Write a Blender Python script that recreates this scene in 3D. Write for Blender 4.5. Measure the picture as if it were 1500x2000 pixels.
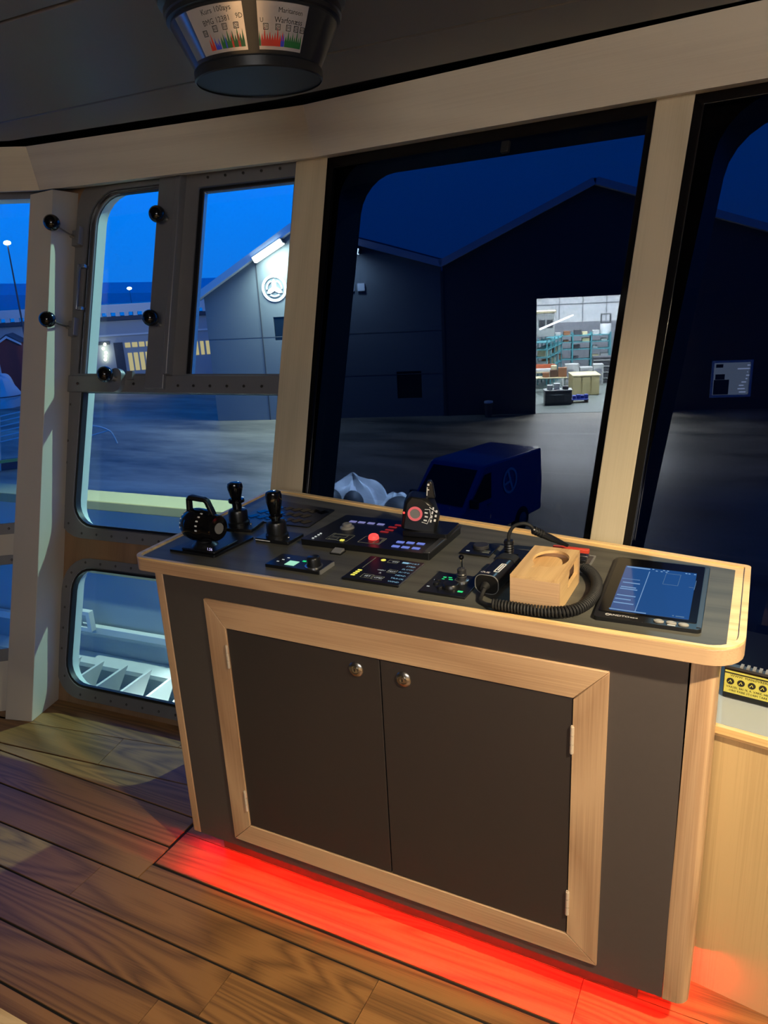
import bpy, math, random
from mathutils import Vector, Matrix
from mathutils.geometry import tessellate_polygon
random.seed(7)
SC = bpy.context.scene
COL = SC.collection
R = math.radians
for o in list(bpy.data.objects): bpy.data.objects.remove(o)

# ------------------------------------------------------------------ camera
cam_d = bpy.data.cameras.new('camera'); cam = bpy.data.objects.new('camera', cam_d); COL.objects.link(cam)
yaw, pit, rol, F = 0.48240, 0.30260, -0.05280, 1455.5
fw = Vector((-math.sin(yaw)*math.cos(pit), math.cos(yaw)*math.cos(pit), -math.sin(pit)))
r0 = Vector((math.cos(yaw), math.sin(yaw), 0)); u0 = r0.cross(fw)
rr_ = r0*math.cos(rol)+u0*math.sin(rol); uu_ = -r0*math.sin(rol)+u0*math.cos(rol)
M3 = Matrix((rr_, uu_, -fw)).transposed()
cam.matrix_world = Matrix.Translation((1.0445, -1.2759, 1.5885)) @ M3.to_4x4()
cam_d.sensor_fit = 'VERTICAL'; cam_d.sensor_height = 36.0; cam_d.lens = 36.0*F/2000.0
cam_d.clip_start = 0.02; cam_d.clip_end = 3000
SC.camera = cam

# ------------------------------------------------------------------ world, view
W = bpy.data.worlds.new('dusk_sky'); SC.world = W; W.use_nodes = True
nt = W.node_tree; nt.nodes.clear()
out = nt.nodes.new('ShaderNodeOutputWorld'); bg = nt.nodes.new('ShaderNodeBackground')
tc = nt.nodes.new('ShaderNodeTexCoord'); sx = nt.nodes.new('ShaderNodeSeparateXYZ'); cr = nt.nodes.new('ShaderNodeValToRGB')
nt.links.new(tc.outputs['Generated'], sx.inputs[0]); nt.links.new(sx.outputs['Z'], cr.inputs[0])
nt.links.new(cr.outputs[0], bg.inputs[0]); nt.links.new(bg.outputs[0], out.inputs[0])
e = cr.color_ramp.elements
e[0].position = 0.0; e[0].color = (0.006, 0.20, 0.86, 1)
e[1].position = 0.12; e[1].color = (0.0, 0.235, 1.05, 1)
x = cr.color_ramp.elements.new(0.5); x.color = (0.0, 0.205, 1.0, 1)
x = cr.color_ramp.elements.new(1.0); x.color = (0.0, 0.07, 0.45, 1)
bg.inputs[1].default_value = 1.0
SC.view_settings.view_transform = 'Standard'; SC.view_settings.look = 'None'
SC.view_settings.gamma = 1.0; SC.view_settings.use_curve_mapping = False
SC.view_settings.exposure = 0.0

# ------------------------------------------------------------------ lights
def aim(o, tgt):
    d = Vector(tgt)-o.location; o.rotation_euler = d.to_track_quat('-Z', 'Y').to_euler()
def spot(name, loc, tgt, power, col, size, blend=0.3, rad=0.03):
    l = bpy.data.lights.new(name, 'SPOT'); l.energy = power; l.color = col; l.spot_size = R(size); l.spot_blend = blend; l.shadow_soft_size = rad
    o = bpy.data.objects.new(name, l); COL.objects.link(o); o.location = loc; aim(o, tgt); return o
def area(name, loc, tgt, power, col, sx_, sy_):
    l = bpy.data.lights.new(name, 'AREA'); l.shape = 'RECTANGLE'; l.size = sx_; l.size_y = sy_; l.energy = power; l.color = col
    o = bpy.data.objects.new(name, l); COL.objects.link(o); o.location = loc; aim(o, tgt); return o
WARM = (1.0, 0.81, 0.52)
spot('ceiling_spot_right', (1.75, -0.62, 2.12), (1.15, 0.1, 0.5), 270, WARM, 84, 1.0)
spot('ceiling_spot_rear', (0.45, -1.5, 2.12), (0.2, -0.75, 0), 50, (1.0, 0.78, 0.50), 58, 1.0, 0.05)
area('rear_fill', (1.5, -2.4, 2.1), (1.0, 0.8, 1.85), 46, (1.0, 0.95, 0.92), 1.4, 0.8)  # added neutral fill from behind the camera, no fixture belongs to it
_w = area('rear_bounce_fill', (1.5, -3.0, 2.12), (1.5, -2.99, 0), 210, (0.88, 1.0, 1.0), 2.6, 1.0); _w.data.spread = R(75)  # unseen area light added so floor bounce lifts the header and ceiling
spot('deck_floodlight', (0.75, 6.3, 5.1), (-1.1, 0.8, 0.9), 2200, (0.60, 1.0, 0.80), 42, 0.3, 0.05)
spot('winch_fill_spot', (0.35, 1.75, 2.62), (-0.64, 1.66, 0.58), 1500, (0.80, 0.97, 1.0), 26, 0.4, 0.05)  # added out of view to brighten the covered winch, not a known lamp
spot('eave_light', (-2.0, 1.34, 2.20), (-2.2, 1.95, 0.0), 260, (0.72, 1.0, 0.92), 52, 0.6, 0.05)

# ------------------------------------------------------------------ helpers
class MB:
    def __init__(s): s.v = []; s.f = []; s.m = []; s.cur = 0
    def add(s, vs, fs, T=None):
        b = len(s.v)
        s.v += [tuple(T @ Vector(v)) if T is not None else tuple(v) for v in vs]
        s.f += [tuple(i+b for i in f) for f in fs]; s.m += [s.cur]*len(fs); return s
    def box(s, x0, x1, y0, y1, z0, z1, T=None):
        v = [(x, y, z) for x in (x0, x1) for y in (y0, y1) for z in (z0, z1)]
        return s.add(v, [(0, 1, 3, 2), (4, 6, 7, 5), (0, 4, 5, 1), (2, 3, 7, 6), (0, 2, 6, 4), (1, 5, 7, 3)], T)
    def hexa(s, p, T=None):  # p: 4 bottom ccw, 4 top ccw
        return s.add(p, [(3, 2, 1, 0), (4, 5, 6, 7), (0, 1, 5, 4), (1, 2, 6, 5), (2, 3, 7, 6), (3, 0, 4, 7)], T)
    def ext(s, loops, a, b, ax='z', T=None):
        def P(u, v, w):
            return (u, v, w) if ax == 'z' else ((u, w, v) if ax == 'y' else (w, u, v))
        if isinstance(loops[0][0], (int, float)): loops = [loops]
        lo = [[Vector((p[0], p[1], 0)) for p in l] for l in loops]
        tri = tessellate_polygon(lo); fl = [p for l in loops for p in l]; n = len(fl)
        vs = [P(p[0], p[1], a) for p in fl]+[P(p[0], p[1], b) for p in fl]
        fs = [tuple(t) for t in tri]+[tuple(i+n for i in reversed(t)) for t in tri]
        k = 0
        for l in loops:
            m = len(l)
            for i in range(m):
                j = (i+1) % m; fs.append((k+i, k+j, k+j+n, k+i+n))
            k += m
        return s.add(vs, fs, T)
    def lathe(s, prof, T=None, n=32, cap=True):
        vs = []; fs = []; m = len(prof)
        for i in range(n):
            a = 2*math.pi*i/n
            for r, z in prof: vs.append((r*math.cos(a), r*math.sin(a), z))
        for i in range(n):
            j = (i+1) % n
            for k in range(m-1): fs.append((i*m+k, j*m+k, j*m+k+1, i*m+k+1))
        if cap:
            if prof[0][0] > 1e-5: fs.append(tuple(i*m for i in reversed(range(n))))
            if prof[-1][0] > 1e-5: fs.append(tuple(i*m+m-1 for i in range(n)))
        return s.add(vs, fs, T)
    def cyl(s, p0, p1, r0, r1=None, n=20):
        r1 = r0 if r1 is None else r1
        p0 = Vector(p0); p1 = Vector(p1); d = p1-p0
        T = Matrix.Translation(p0) @ d.to_track_quat('Z', 'Y').to_matrix().to_4x4()
        return s.lathe([(r0, 0), (r1, d.length)], T, n)
    def ball(s, c, r, n=24, sz=1.0):
        k = n//2
        return s.lathe([(max(1e-6, r*math.sin(math.pi*i/k)), -r*sz*math.cos(math.pi*i/k)) for i in range(k+1)], Matrix.Translation(c), n, False)
    def tube(s, pts, r, n=10, closed=False):
        pts = [Vector(p) for p in pts]; m = len(pts); vs = []; fs = []; up = None
        for i, p in enumerate(pts):
            if closed: t = pts[(i+1) % m]-pts[i-1]
            else: t = pts[min(i+1, m-1)]-pts[max(i-1, 0)]
            t.normalize()
            if up is None:
                up = Vector((0, 0, 1)) if abs(t.z) < .9 else Vector((1, 0, 0))
            up = (up-t*up.dot(t)).normalized(); sd = t.cross(up)
            rr = r[i] if isinstance(r, (list, tuple)) else r
            for k in range(n):
                a = 2*math.pi*k/n; vs.append(tuple(p+up*(math.cos(a)*rr)+sd*(math.sin(a)*rr)))
        for i in range(m if closed else m-1):
            j = (i+1) % m
            for k in range(n):
                l = (k+1) % n; fs.append((i*n+k, i*n+l, j*n+l, j*n+k))
        if not closed:
            fs.append(tuple(reversed(range(n)))); fs.append(tuple((m-1)*n+k for k in range(n)))
        return s.add(vs, fs)
    def mesh(s, name, mats, smooth=35):
        me = bpy.data.meshes.new(name); me.from_pydata(s.v, [], s.f)
        for mt in (mats if isinstance(mats, (list, tuple)) else [mats]): me.materials.append(mt)
        for p, mi in zip(me.polygons, s.m): p.material_index = mi; p.use_smooth = True
        me.validate()
        import bmesh
        bm = bmesh.new(); bm.from_mesh(me); bmesh.ops.recalc_face_normals(bm, faces=bm.faces); bm.to_mesh(me); bm.free()
        me.set_sharp_from_angle(angle=R(smooth)); return me

def rr(x0, y0, x1, y1, r, n=6):
    if isinstance(r, (int, float)): r = (r,)*4   # bl, br, tr, tl
    pts = []
    for (cx, cy, a0, q) in ((x0, y0, 180, 0), (x1, y0, 270, 1), (x1, y1, 0, 2), (x0, y1, 90, 3)):
        k = r[q]
        if k < 1e-5: pts.append((cx, cy)); continue
        ox = cx+(k if q in (0, 3) else -k); oy = cy+(k if q in (0, 1) else -k)
        for i in range(n+1):
            a = R(a0+90*i/n); pts.append((ox+k*math.cos(a), oy+k*math.sin(a)))
    return pts
def round_poly(P, rad, n=6):
    out_ = []; m = len(P)
    for i, p in enumerate(P):
        k = rad[i] if isinstance(rad, (list, tuple)) else rad
        p = Vector(p); a = (Vector(P[i-1])-p).normalized(); b = (Vector(P[(i+1) % m])-p).normalized()
        if k < 1e-5: out_.append((p.x, p.y)); continue
        ang = a.angle(b); d = k/math.tan(ang/2); c = p+(a+b).normalized()*(k/math.sin(ang/2))
        s0 = p+a*d-c; s1 = p+b*d-c; t0 = math.atan2(s0.y, s0.x); t1 = math.atan2(s1.y, s1.x); dt = (t1-t0+math.pi) % (2*math.pi)-math.pi
        for j in range(n+1):
            t = t0+dt*j/n; out_.append((c.x+k*math.cos(t), c.y+k*math.sin(t)))
    return out_
def circ(cx, cy, r, n=32): return [(cx+r*math.cos(2*math.pi*i/n), cy+r*math.sin(2*math.pi*i/n)) for i in range(n)]

def tag(o, label=None, cat=None, group=None, kind=None):
    if label: o['label'] = label
    if cat: o['category'] = cat
    if group: o['group'] = group
    if kind: o['kind'] = kind
    return o
def obj(name, mb, mats, parent=None, bevel=0, smooth=35, label=None, kind=None):
    me = mb if isinstance(mb, bpy.types.Mesh) else mb.mesh(name, mats, smooth)
    o = bpy.data.objects.new(name, me); COL.objects.link(o)
    if parent is not None: o.parent = parent
    if bevel:
        b = o.modifiers.new('bevel', 'BEVEL'); b.width = bevel; b.segments = 2; b.limit_method = 'ANGLE'; b.angle_limit = R(40); b.harden_normals = False
    if label: o['label'] = label
    if kind: o['kind'] = kind
    elif name in ('ink_scale', 'dial_marks', 'key_outline', 'screen_lines', 'display_outline', 'scale_print', 'lettering', 'blue_lettering', 'grip_print', 'print', 'pane_clutter'): o['kind'] = 'stuff'
    return o
def thing(name, label, cat, loc=(0, 0, 0), rz=0, M=None, group=None, kind=None):
    o = bpy.data.objects.new(name, None); COL.objects.link(o); o.empty_display_size = 0.1
    if M is not None: o.matrix_world = M
    else: o.location = loc; o.rotation_euler = (0, 0, rz)
    return tag(o, label, cat, group, kind)
def struct(name, label, cat, mb=None, mats=None, M=None, bevel=0, smooth=35):
    if mb is None: return thing(name, label, cat, M=M, kind='structure')
    o = obj(name, mb, mats, None, bevel, smooth)
    if M is not None: o.matrix_world = M
    return tag(o, label, cat, kind='structure')
def dup(o, parent=None):
    c = o.copy(); COL.objects.link(c)
    if parent is not None: c.parent = parent
    for ch in list(o.children): dup(ch, c)
    return c
def text_mb(s, size, depth=0.0004, T=None, res=2, align='CENTER'):
    cu = bpy.data.curves.new('t', 'FONT'); cu.body = s; cu.size = size; cu.resolution_u = res; cu.align_x = align; cu.align_y = 'CENTER'
    o = bpy.data.objects.new('t', cu); COL.objects.link(o)
    dg = bpy.context.evaluated_depsgraph_get(); me = bpy.data.meshes.new_from_object(o.evaluated_get(dg))
    b = MB(); b.add([tuple(v.co) for v in me.vertices], [tuple(p.vertices) for p in me.polygons], T)
    bpy.data.objects.remove(o); bpy.data.curves.remove(cu); bpy.data.meshes.remove(me); return b
def merge(*mbs):
    r = MB()
    for m in mbs: r.add(m.v, m.f)
    return r

# ------------------------------------------------------------------ materials
def S(r, g, b):
    f = lambda c: (c/255/12.92) if c/255 <= 0.04045 else ((c/255+0.055)/1.055)**2.4
    return (f(r), f(g), f(b), 1)
def mat(name, col, rough=0.5, metal=0.0, emit=None, es=1.0, spec=0.5, noise=0.0, nscale=20, bump=0.0, coat=0.0):
    m = bpy.data.materials.new(name); m.use_nodes = True; t = m.node_tree; b = t.nodes['Principled BSDF']
    b.inputs['Base Color'].default_value = col; b.inputs['Roughness'].default_value = rough; b.inputs['Metallic'].default_value = metal
    b.inputs['Specular IOR Level'].default_value = spec; b.inputs['Coat Weight'].default_value = coat
    if emit: b.inputs['Emission Color'].default_value = emit; b.inputs['Emission Strength'].default_value = es
    if noise or bump:
        tc = t.nodes.new('ShaderNodeTexCoord'); n = t.nodes.new('ShaderNodeTexNoise'); n.inputs['Scale'].default_value = nscale; n.inputs['Detail'].default_value = 6
        t.links.new(tc.outputs['Object'], n.inputs['Vector'])
        if noise:
            mr = t.nodes.new('ShaderNodeMapRange'); mr.inputs['To Min'].default_value = 1-noise; mr.inputs['To Max'].default_value = 1+noise
            mx = t.nodes.new('ShaderNodeVectorMath'); mx.operation = 'SCALE'; mx.inputs[0].default_value = col[:3]
            t.links.new(n.outputs['Fac'], mr.inputs['Value']); t.links.new(mr.outputs[0], mx.inputs['Scale']); t.links.new(mx.outputs[0], b.inputs['Base Color'])
        if bump:
            bp = t.nodes.new('ShaderNodeBump'); bp.inputs['Strength'].default_value = bump; bp.inputs['Distance'].default_value = 0.01
            t.links.new(n.outputs['Fac'], bp.inputs['Height']); t.links.new(bp.outputs[0], b.inputs['Normal'])
    return m
def wood(name, c1, c2, axis='x', rough=0.4, fine=1.0, figure=1.0, rand=0.15, coat=0.0, spec=0.5):
    """grain runs along axis; colour ramps c1 (dark) to c2 (light)"""
    m = bpy.data.materials.new(name); m.use_nodes = True; t = m.node_tree; b = t.nodes['Principled BSDF']; N = t.nodes.new; L = t.links.new
    tc = N('ShaderNodeTexCoord'); oi = N('ShaderNodeObjectInfo'); mp = N('ShaderNodeMapping')
    k = {'x': (0.9, 9, 9), 'y': (9, 0.9, 9), 'z': (9, 9, 0.9)}[axis]; mp.inputs['Scale'].default_value = k
    ad = N('ShaderNodeVectorMath'); ad.operation = 'ADD'; ml = N('ShaderNodeVectorMath'); ml.operation = 'SCALE'; ml.inputs[0].default_value = (37, 53, 71)
    L(oi.outputs['Random'], ml.inputs['Scale']); L(tc.outputs['Object'], mp.inputs[0]); L(mp.outputs[0], ad.inputs[0]); L(ml.outputs[0], ad.inputs[1])
    # cathedral figure: rings of a distorted, stretched field
    n0 = N('ShaderNodeTexNoise'); n0.inputs['Scale'].default_value = 0.55*figure; n0.inputs['Detail'].default_value = 2.0; n0.inputs['Distortion'].default_value = 0.9
    L(ad.outputs[0], n0.inputs['Vector'])
    mu = N('ShaderNodeMath'); mu.operation = 'MULTIPLY'; mu.inputs[1].default_value = 15.0; L(n0.outputs['Fac'], mu.inputs[0])
    fr = N('ShaderNodeMath'); fr.operation = 'PINGPONG'; fr.inputs[1].default_value = 0.5; L(mu.outputs[0], fr.inputs[0])
    n1 = N('ShaderNodeTexNoise'); n1.inputs['Scale'].default_value = 9*fine; n1.inputs['Detail'].default_value = 5; n1.inputs['Roughness'].default_value = 0.65
    mp2 = N('ShaderNodeMapping'); k2 = {'x': (0.25, 3, 3), 'y': (3, 0.25, 3), 'z': (3, 3, 0.25)}[axis]; mp2.inputs['Scale'].default_value = k2
    L(ad.outputs[0], mp2.inputs[0]); L(mp2.outputs[0], n1.inputs['Vector'])
    a1 = N('ShaderNodeMath'); a1.operation = 'MULTIPLY_ADD'; a1.inputs[1].default_value = 0.9; L(fr.outputs[0], a1.inputs[0])
    a2 = N('ShaderNodeMath'); a2.operation = 'MULTIPLY'; a2.inputs[1].default_value = 0.85; L(n1.outputs['Fac'], a2.inputs[0]); L(a2.outputs[0], a1.inputs[2])
    rp = N('ShaderNodeValToRGB'); rp.color_ramp.elements[0].position = 0.2; rp.color_ramp.elements[1].position = 0.8
    rp.color_ramp.elements[0].color = c1; rp.color_ramp.elements[1].color = c2; L(a1.outputs[0], rp.inputs[0])
    mr = N('ShaderNodeMapRange'); mr.inputs['To Min'].default_value = 1-rand; mr.inputs['To Max'].default_value = 1+rand; L(oi.outputs['Random'], mr.inputs['Value'])
    sc = N('ShaderNodeVectorMath'); sc.operation = 'SCALE'; L(rp.outputs[0], sc.inputs[0]); L(mr.outputs[0], sc.inputs['Scale']); L(sc.outputs[0], b.inputs['Base Color'])
    bp = N('ShaderNodeBump'); bp.inputs['Strength'].default_value = 0.08; bp.inputs['Distance'].default_value = 0.004; L(n1.outputs['Fac'], bp.inputs['Height']); L(bp.outputs[0], b.inputs['Normal'])
    b.inputs['Roughness'].default_value = rough; b.inputs['Coat Weight'].default_value = coat; b.inputs['Specular IOR Level'].default_value = spec
    return m
def glass(name, tint, refl=1.0):
    m = bpy.data.materials.new(name); m.use_nodes = True; t = m.node_tree; t.nodes.clear(); N = t.nodes.new; L = t.links.new
    o = N('ShaderNodeOutputMaterial'); mx = N('ShaderNodeMixShader'); tr = N('ShaderNodeBsdfTransparent'); gl = N('ShaderNodeBsdfGlossy'); ge = N('ShaderNodeNewGeometry')
    dt = N('ShaderNodeVectorMath'); dt.operation = 'DOT_PRODUCT'; L(ge.outputs['Incoming'], dt.inputs[0]); L(ge.outputs['Normal'], dt.inputs[1])
    def M_(op, x, y=None):
        k = N('ShaderNodeMath'); k.operation = op
        if isinstance(x, float): k.inputs[0].default_value = x
        else: L(x, k.inputs[0])
        if y is not None:
            if isinstance(y, float): k.inputs[1].default_value = y
            else: L(y, k.inputs[1])
        return k.outputs[0]
    ab = M_('ABSOLUTE', dt.outputs['Value']); om = M_('SUBTRACT', 1.0, ab); pw = M_('POWER', om, 5.0); fr = M_('ADD', M_('MULTIPLY', pw, 0.96), 0.035)
    tr.inputs[0].default_value = tint; gl.inputs['Roughness'].default_value = 0.0; gl.inputs[0].default_value = (refl, refl, refl, 1)
    L(fr, mx.inputs[0]); L(tr.outputs[0], mx.inputs[1]); L(gl.outputs[0], mx.inputs[2]); L(mx.outputs[0], o.inputs[0]); return m
def emis(name, col, s): return mat(name, (0.01, 0.01, 0.01, 1), 0.4, emit=col, es=s)

m_beam = wood('pale_veneer', S(184, 173, 154), S(198, 188, 168), 'x', 0.5, 1.0, 0.3, 0.04)
m_beam_z = wood('pale_veneer_upright', S(184, 170, 142), S(202, 187, 158), 'z', 0.5, 1.0, 0.3, 0.04)
m_paint = mat('beige_painted_post', S(196, 188, 176), 0.55, noise=0.03, nscale=3)
m_oak = wood('oak_x', S(150, 114, 84), S(196, 162, 126), 'x', 0.42, 1.5, 0.5, 0.03)
m_oak_z = wood('oak_z', S(150, 114, 84), S(196, 162, 126), 'z', 0.42, 1.5, 0.5, 0.03)
m_oak_y = wood('oak_y', S(176, 138, 92), S(208, 174, 124), 'y', 0.38, 1.0, 0.5, 0.03)
m_lip = wood('oak_rim', S(200, 160, 100), S(235, 202, 145), 'x', 0.32, 1.0, 0.5, 0.02)
m_plank = wood('teak_floor', S(80, 55, 35), S(150, 108, 64), 'x', 0.30, 1.0, 0.9, 0.16)
m_wains = wood('oak_veneer_wall', S(168, 138, 94), S(200, 172, 124), 'z', 0.45, 1.1, 0.35, 0.02)
m_clad = wood('brown_cladding', S(120, 92, 66), S(140, 110, 82), 'z', 0.5, 1.0, 0.3, 0.0)
m_lam = mat('charcoal_laminate', S(74, 68, 66), 0.42, noise=0.06, nscale=60)
m_door = mat('charcoal_door_laminate', S(50, 45, 44), 0.45, noise=0.06, nscale=60)
def streaked():
    m = wood('grey_worktop_laminate', S(60, 60, 56), S(86, 85, 78), 'x', 0.42, 0.8, 0.25, 0.0, spec=0.35); return m
m_top = streaked()
m_black = mat('black_plastic', S(22, 22, 23), 0.35)
m_blackg = mat('black_gloss', S(10, 10, 12), 0.12)
m_blackm = mat('black_matt', S(17, 17, 18), 0.7)
m_caulk = mat('black_caulk', S(12, 10, 9), 0.7)
m_rubber = mat('rubber_seal', S(14, 15, 17), 0.45)
m_frame = mat('bronze_aluminium', S(124, 124, 128), 0.42, 0.35, noise=0.05, nscale=30)
m_bead = mat('bright_bead', S(170, 172, 176), 0.25, 0.9)
m_bolt = mat('bolt_steel', S(70, 68, 66), 0.4, 0.8)
m_steel = mat('brushed_steel', S(190, 186, 178), 0.28, 1.0)
m_chrome = mat('chrome', S(225, 225, 225), 0.08, 1.0)
m_hull = mat('white_hull_paint', S(205, 212, 206), 0.5, noise=0.04, nscale=8)
m_hulldk = mat('grey_hull_paint', S(150, 165, 170), 0.5, noise=0.06, nscale=4)
m_cap = mat('cream_rail_paint', S(150, 140, 98), 0.5)
m_ceil = mat('dark_ceiling_panel', S(92, 92, 94), 0.42, noise=0.05, nscale=3)
m_gap = mat('ceiling_shadow_gap', S(14, 16, 22), 0.8)
m_clear = glass('clear_glass', (0.93, 0.97, 0.97, 1))
m_tint = glass('dark_tinted_glass', (0.21, 0.235, 0.30, 1), 0.4)
m_rear = mat('beige_rear_panel', S(84, 80, 76), 0.7)
m_nickel = mat('nickel_hinge', S(205, 190, 170), .35, .25)
m_white = mat('white_print', S(225, 225, 225), 0.5)
m_grey = mat('grey_plastic', S(120, 120, 118), 0.4)
# ------------------------------------------------------------------ frames of the three leaning window walls
TILT = R(18.4)
def wallM(px, py, az, off=0):
    a = R(az); ex = Vector((math.cos(a), math.sin(a), 0)); h = Vector((-math.sin(a), math.cos(a), 0))
    w = h*math.sin(TILT)+Vector((0, 0, 1))*math.cos(TILT); n = h*math.cos(TILT)-Vector((0, 0, 1))*math.sin(TILT)
    m = Matrix((ex, n, w)).transposed().to_4x4(); m.translation = Vector((px, py, 0)); return m
WM = wallM(-1.155, 0.521, 4); WR = wallM(-0.43, 0.572, -9); WL = wallM(-1.50, 0.42, 37)
def at(Mx, s, n, v): return Mx @ Vector((s, n, v))

# floor ------------------------------------------------------------
fl = struct('floor', 'wooden boat deck floor of brown planks with black caulked seams', 'floor')
b = MB().ext([(-4, -4), (4.2, -4), (4.2, -.2), (-.43, .60), (-1.47, .535), (-4, -1.38)], -0.06, -0.004)
obj('caulk_bed', b, m_caulk, fl)
def plank(x0, x1, y0, y1, g=0.0038):
    b = MB().box(-(x1-x0)/2+0.0008, (x1-x0)/2-0.0008, -(y1-y0)/2+g, (y1-y0)/2-g, -0.02, 0)
    o = obj('plank', b, m_plank, fl); o.location = ((x0+x1)/2, (y0+y1)/2, 0); return o
ys = [0.163, 0.033, -0.100, -0.229, -0.359, -0.488, -0.618, -0.748, -0.878, -1.008, -1.138, -1.268, -1.4]
joints = [(-1.9, -0.402), (-1.5, -0.40, 0.9), (-2.0, -0.556, 0.35, 1.6), (-1.6, 0.014, 1.3), (-1.2, -0.1, 0.7), (-0.62, 0.4, 1.5), (-1.1, 0.1, 1.2), (-0.4, 0.8), (-1.3, 0.3, 1.4), (-0.7, 0.9), (-1.0, 0.5), (-.2, 1.1)]
for i in range(12):
    y1, y0 = ys[i], ys[i+1]
    xs = [-3.2]+list(joints[i])+[3.0]
    if i == 0: segs = [(-3.2, -1.9), (-1.9, -0.43)]
    elif i == 1: segs = [(-3.2, -1.5), (-1.5, -0.425)]
    else: segs = list(zip(xs[:-1], xs[1:]))
    for a, c in segs:
        if i == 1:
            plank(a, c, y0, y1)
            continue
        plank(a, c, y0, y1)
plank(-0.4225, 3.0, -0.100, -0.0395)
for i in range(20):
    for a, c in ((-3.2, -1.1+.3*(i % 3)), (-1.1+.3*(i % 3), 1.2-.4*(i % 2)), (1.2-.4*(i % 2), 3.6)): plank(a, c, -1.402-.13*(i+1), -1.402-.13*i)
struct('trim_8', 'pale oak platform edge at the lower left corner of the floor', 'platform', MB().box(-1.6, -.15, -1.3, -.541, .0005, .012), m_lip)
# the framed bay of boards round the console foot
for a, c in ((-0.418, 0.788), (0.788, 1.9), (1.9, 3.0)): plank(a, c, -0.035, 0.098, 0.0012)
for a, c in ((-0.418, 0.35), (0.35, 1.5), (1.5, 3.0)): plank(a, c, 0.098, 0.23, 0.0012)
# boards following the front wall
def wedge(pts):
    cx = sum(p[0] for p in pts)/len(pts); cy = sum(p[1] for p in pts)/len(pts)
    o = obj('plank', MB().ext([(p[0]-cx, p[1]-cy) for p in pts], -0.02, 0), m_plank, fl); o.location = (cx, cy, 0)
wedge([(-3.2, 0.166), (-1.45, 0.166), (-0.43, 0.166), (-0.43, 0.295), (-0.578, 0.279), (-1.38, 0.194), (-3.2, 0.17)])
wedge([(-3.2, 0.175), (-1.40, 0.199), (-0.95, 0.246), (-0.98, 0.397), (-1.408, 0.331), (-3.2, 0.2)])
wedge([(-0.948, 0.2465), (-0.578, 0.284), (-0.3, 0.312), (-0.3, 0.50), (-0.978, 0.3975)])
wedge([(-1.408, 0.334), (-0.75, 0.436), (-0.75, 0.565), (-1.47, 0.515), (-1.75, 0.28)])
wedge([(-0.748, 0.4365), (-0.3, 0.503), (-0.3, 0.575), (-0.43, 0.585), (-0.748, 0.562)])

# ceiling ----------------------------------------------------------
ce = struct('ceiling', 'dark grey panelled ceiling with narrow shadow grooves', 'ceiling')
obj('ceiling_backing', MB().ext([(-4.2, -4), (4.4, -4), (4.4, .80), (-.40, 1.42), (-1.75, 1.30), (-4.2, -.55)], 2.187, 2.30), m_gap, ce)
def off_poly(pts, d):
    P = [Vector(p) for p in pts]; o = []
    for i, p in enumerate(P):
        ns = []
        for a, c in ((i-1, i), (i, i+1)):
            if a < 0 or c >= len(P): continue
            t = (P[c]-P[a]).normalized(); ns.append(Vector((-t.y, t.x)))
        nn = sum(ns, Vector((0, 0))).normalized(); o.append(p+nn*(d/nn.dot(ns[0])))
    return o
H0 = [(-1.61-2.6*math.cos(R(37)), 0.957-2.6*math.sin(R(37))), (-1.61, 0.957), (-0.406, 1.072), (-0.406+4.4*math.cos(R(-8)), 1.072+4.4*math.sin(R(-8)))]
inn = off_poly(H0, -0.115)
front = [(p.x, p.y) for p in inn]
obj('ceiling_panel', MB().ext([(-1.9, 0.632), (4.2, 0.632), (front[3][0], max(front[3][1], 0.64)), front[2], front[1]], 2.15, 2.18), m_ceil, ce, 0.004)
for y1, y0 in ((0.622, 0.006), (-0.004, -0.62), (-0.63, -1.25), (-1.26, -1.9), (-1.91, -4)):
    obj('ceiling_panel', MB().box(-3.8, 4.2, y0, y1, 2.15, 2.18), m_ceil, ce, 0.004)
# header beams
A0 = H0; A1 = off_poly(H0, 0.045); A2 = off_poly(H0, 0.30)
for i, nm, lb in ((0, 'trim_1', 'left pale veneer header beam above the side window'), (1, 'trim_2', 'middle pale veneer header beam above the two light panes'), (2, 'trim_3', 'long pale veneer header beam above the dark tinted windows')):
    j = i+1; g = 0.0006
    q = [(A1[i].x, A1[i].y, 1.997), (A1[j].x, A1[j].y, 1.997), (A2[j].x, A2[j].y, 2.02), (A2[i].x, A2[i].y, 2.02), (A0[i][0], A0[i][1], 2.15), (A0[j][0], A0[j][1], 2.15), (A2[j].x, A2[j].y, 2.185), (A2[i].x, A2[i].y, 2.185)]
    c = Vector(q[0]).lerp(Vector(q[1]), .5); d = (Vector(q[1])-Vector(q[0])); az = math.atan2(d.y, d.x)
    Mx = Matrix.Translation(c) @ Matrix.Rotation(az, 4, 'Z'); iv = Mx.inverted()
    struct(nm, lb, 'beam', MB().hexa([iv @ Vector(p) for p in q]), m_beam, Mx)

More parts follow.
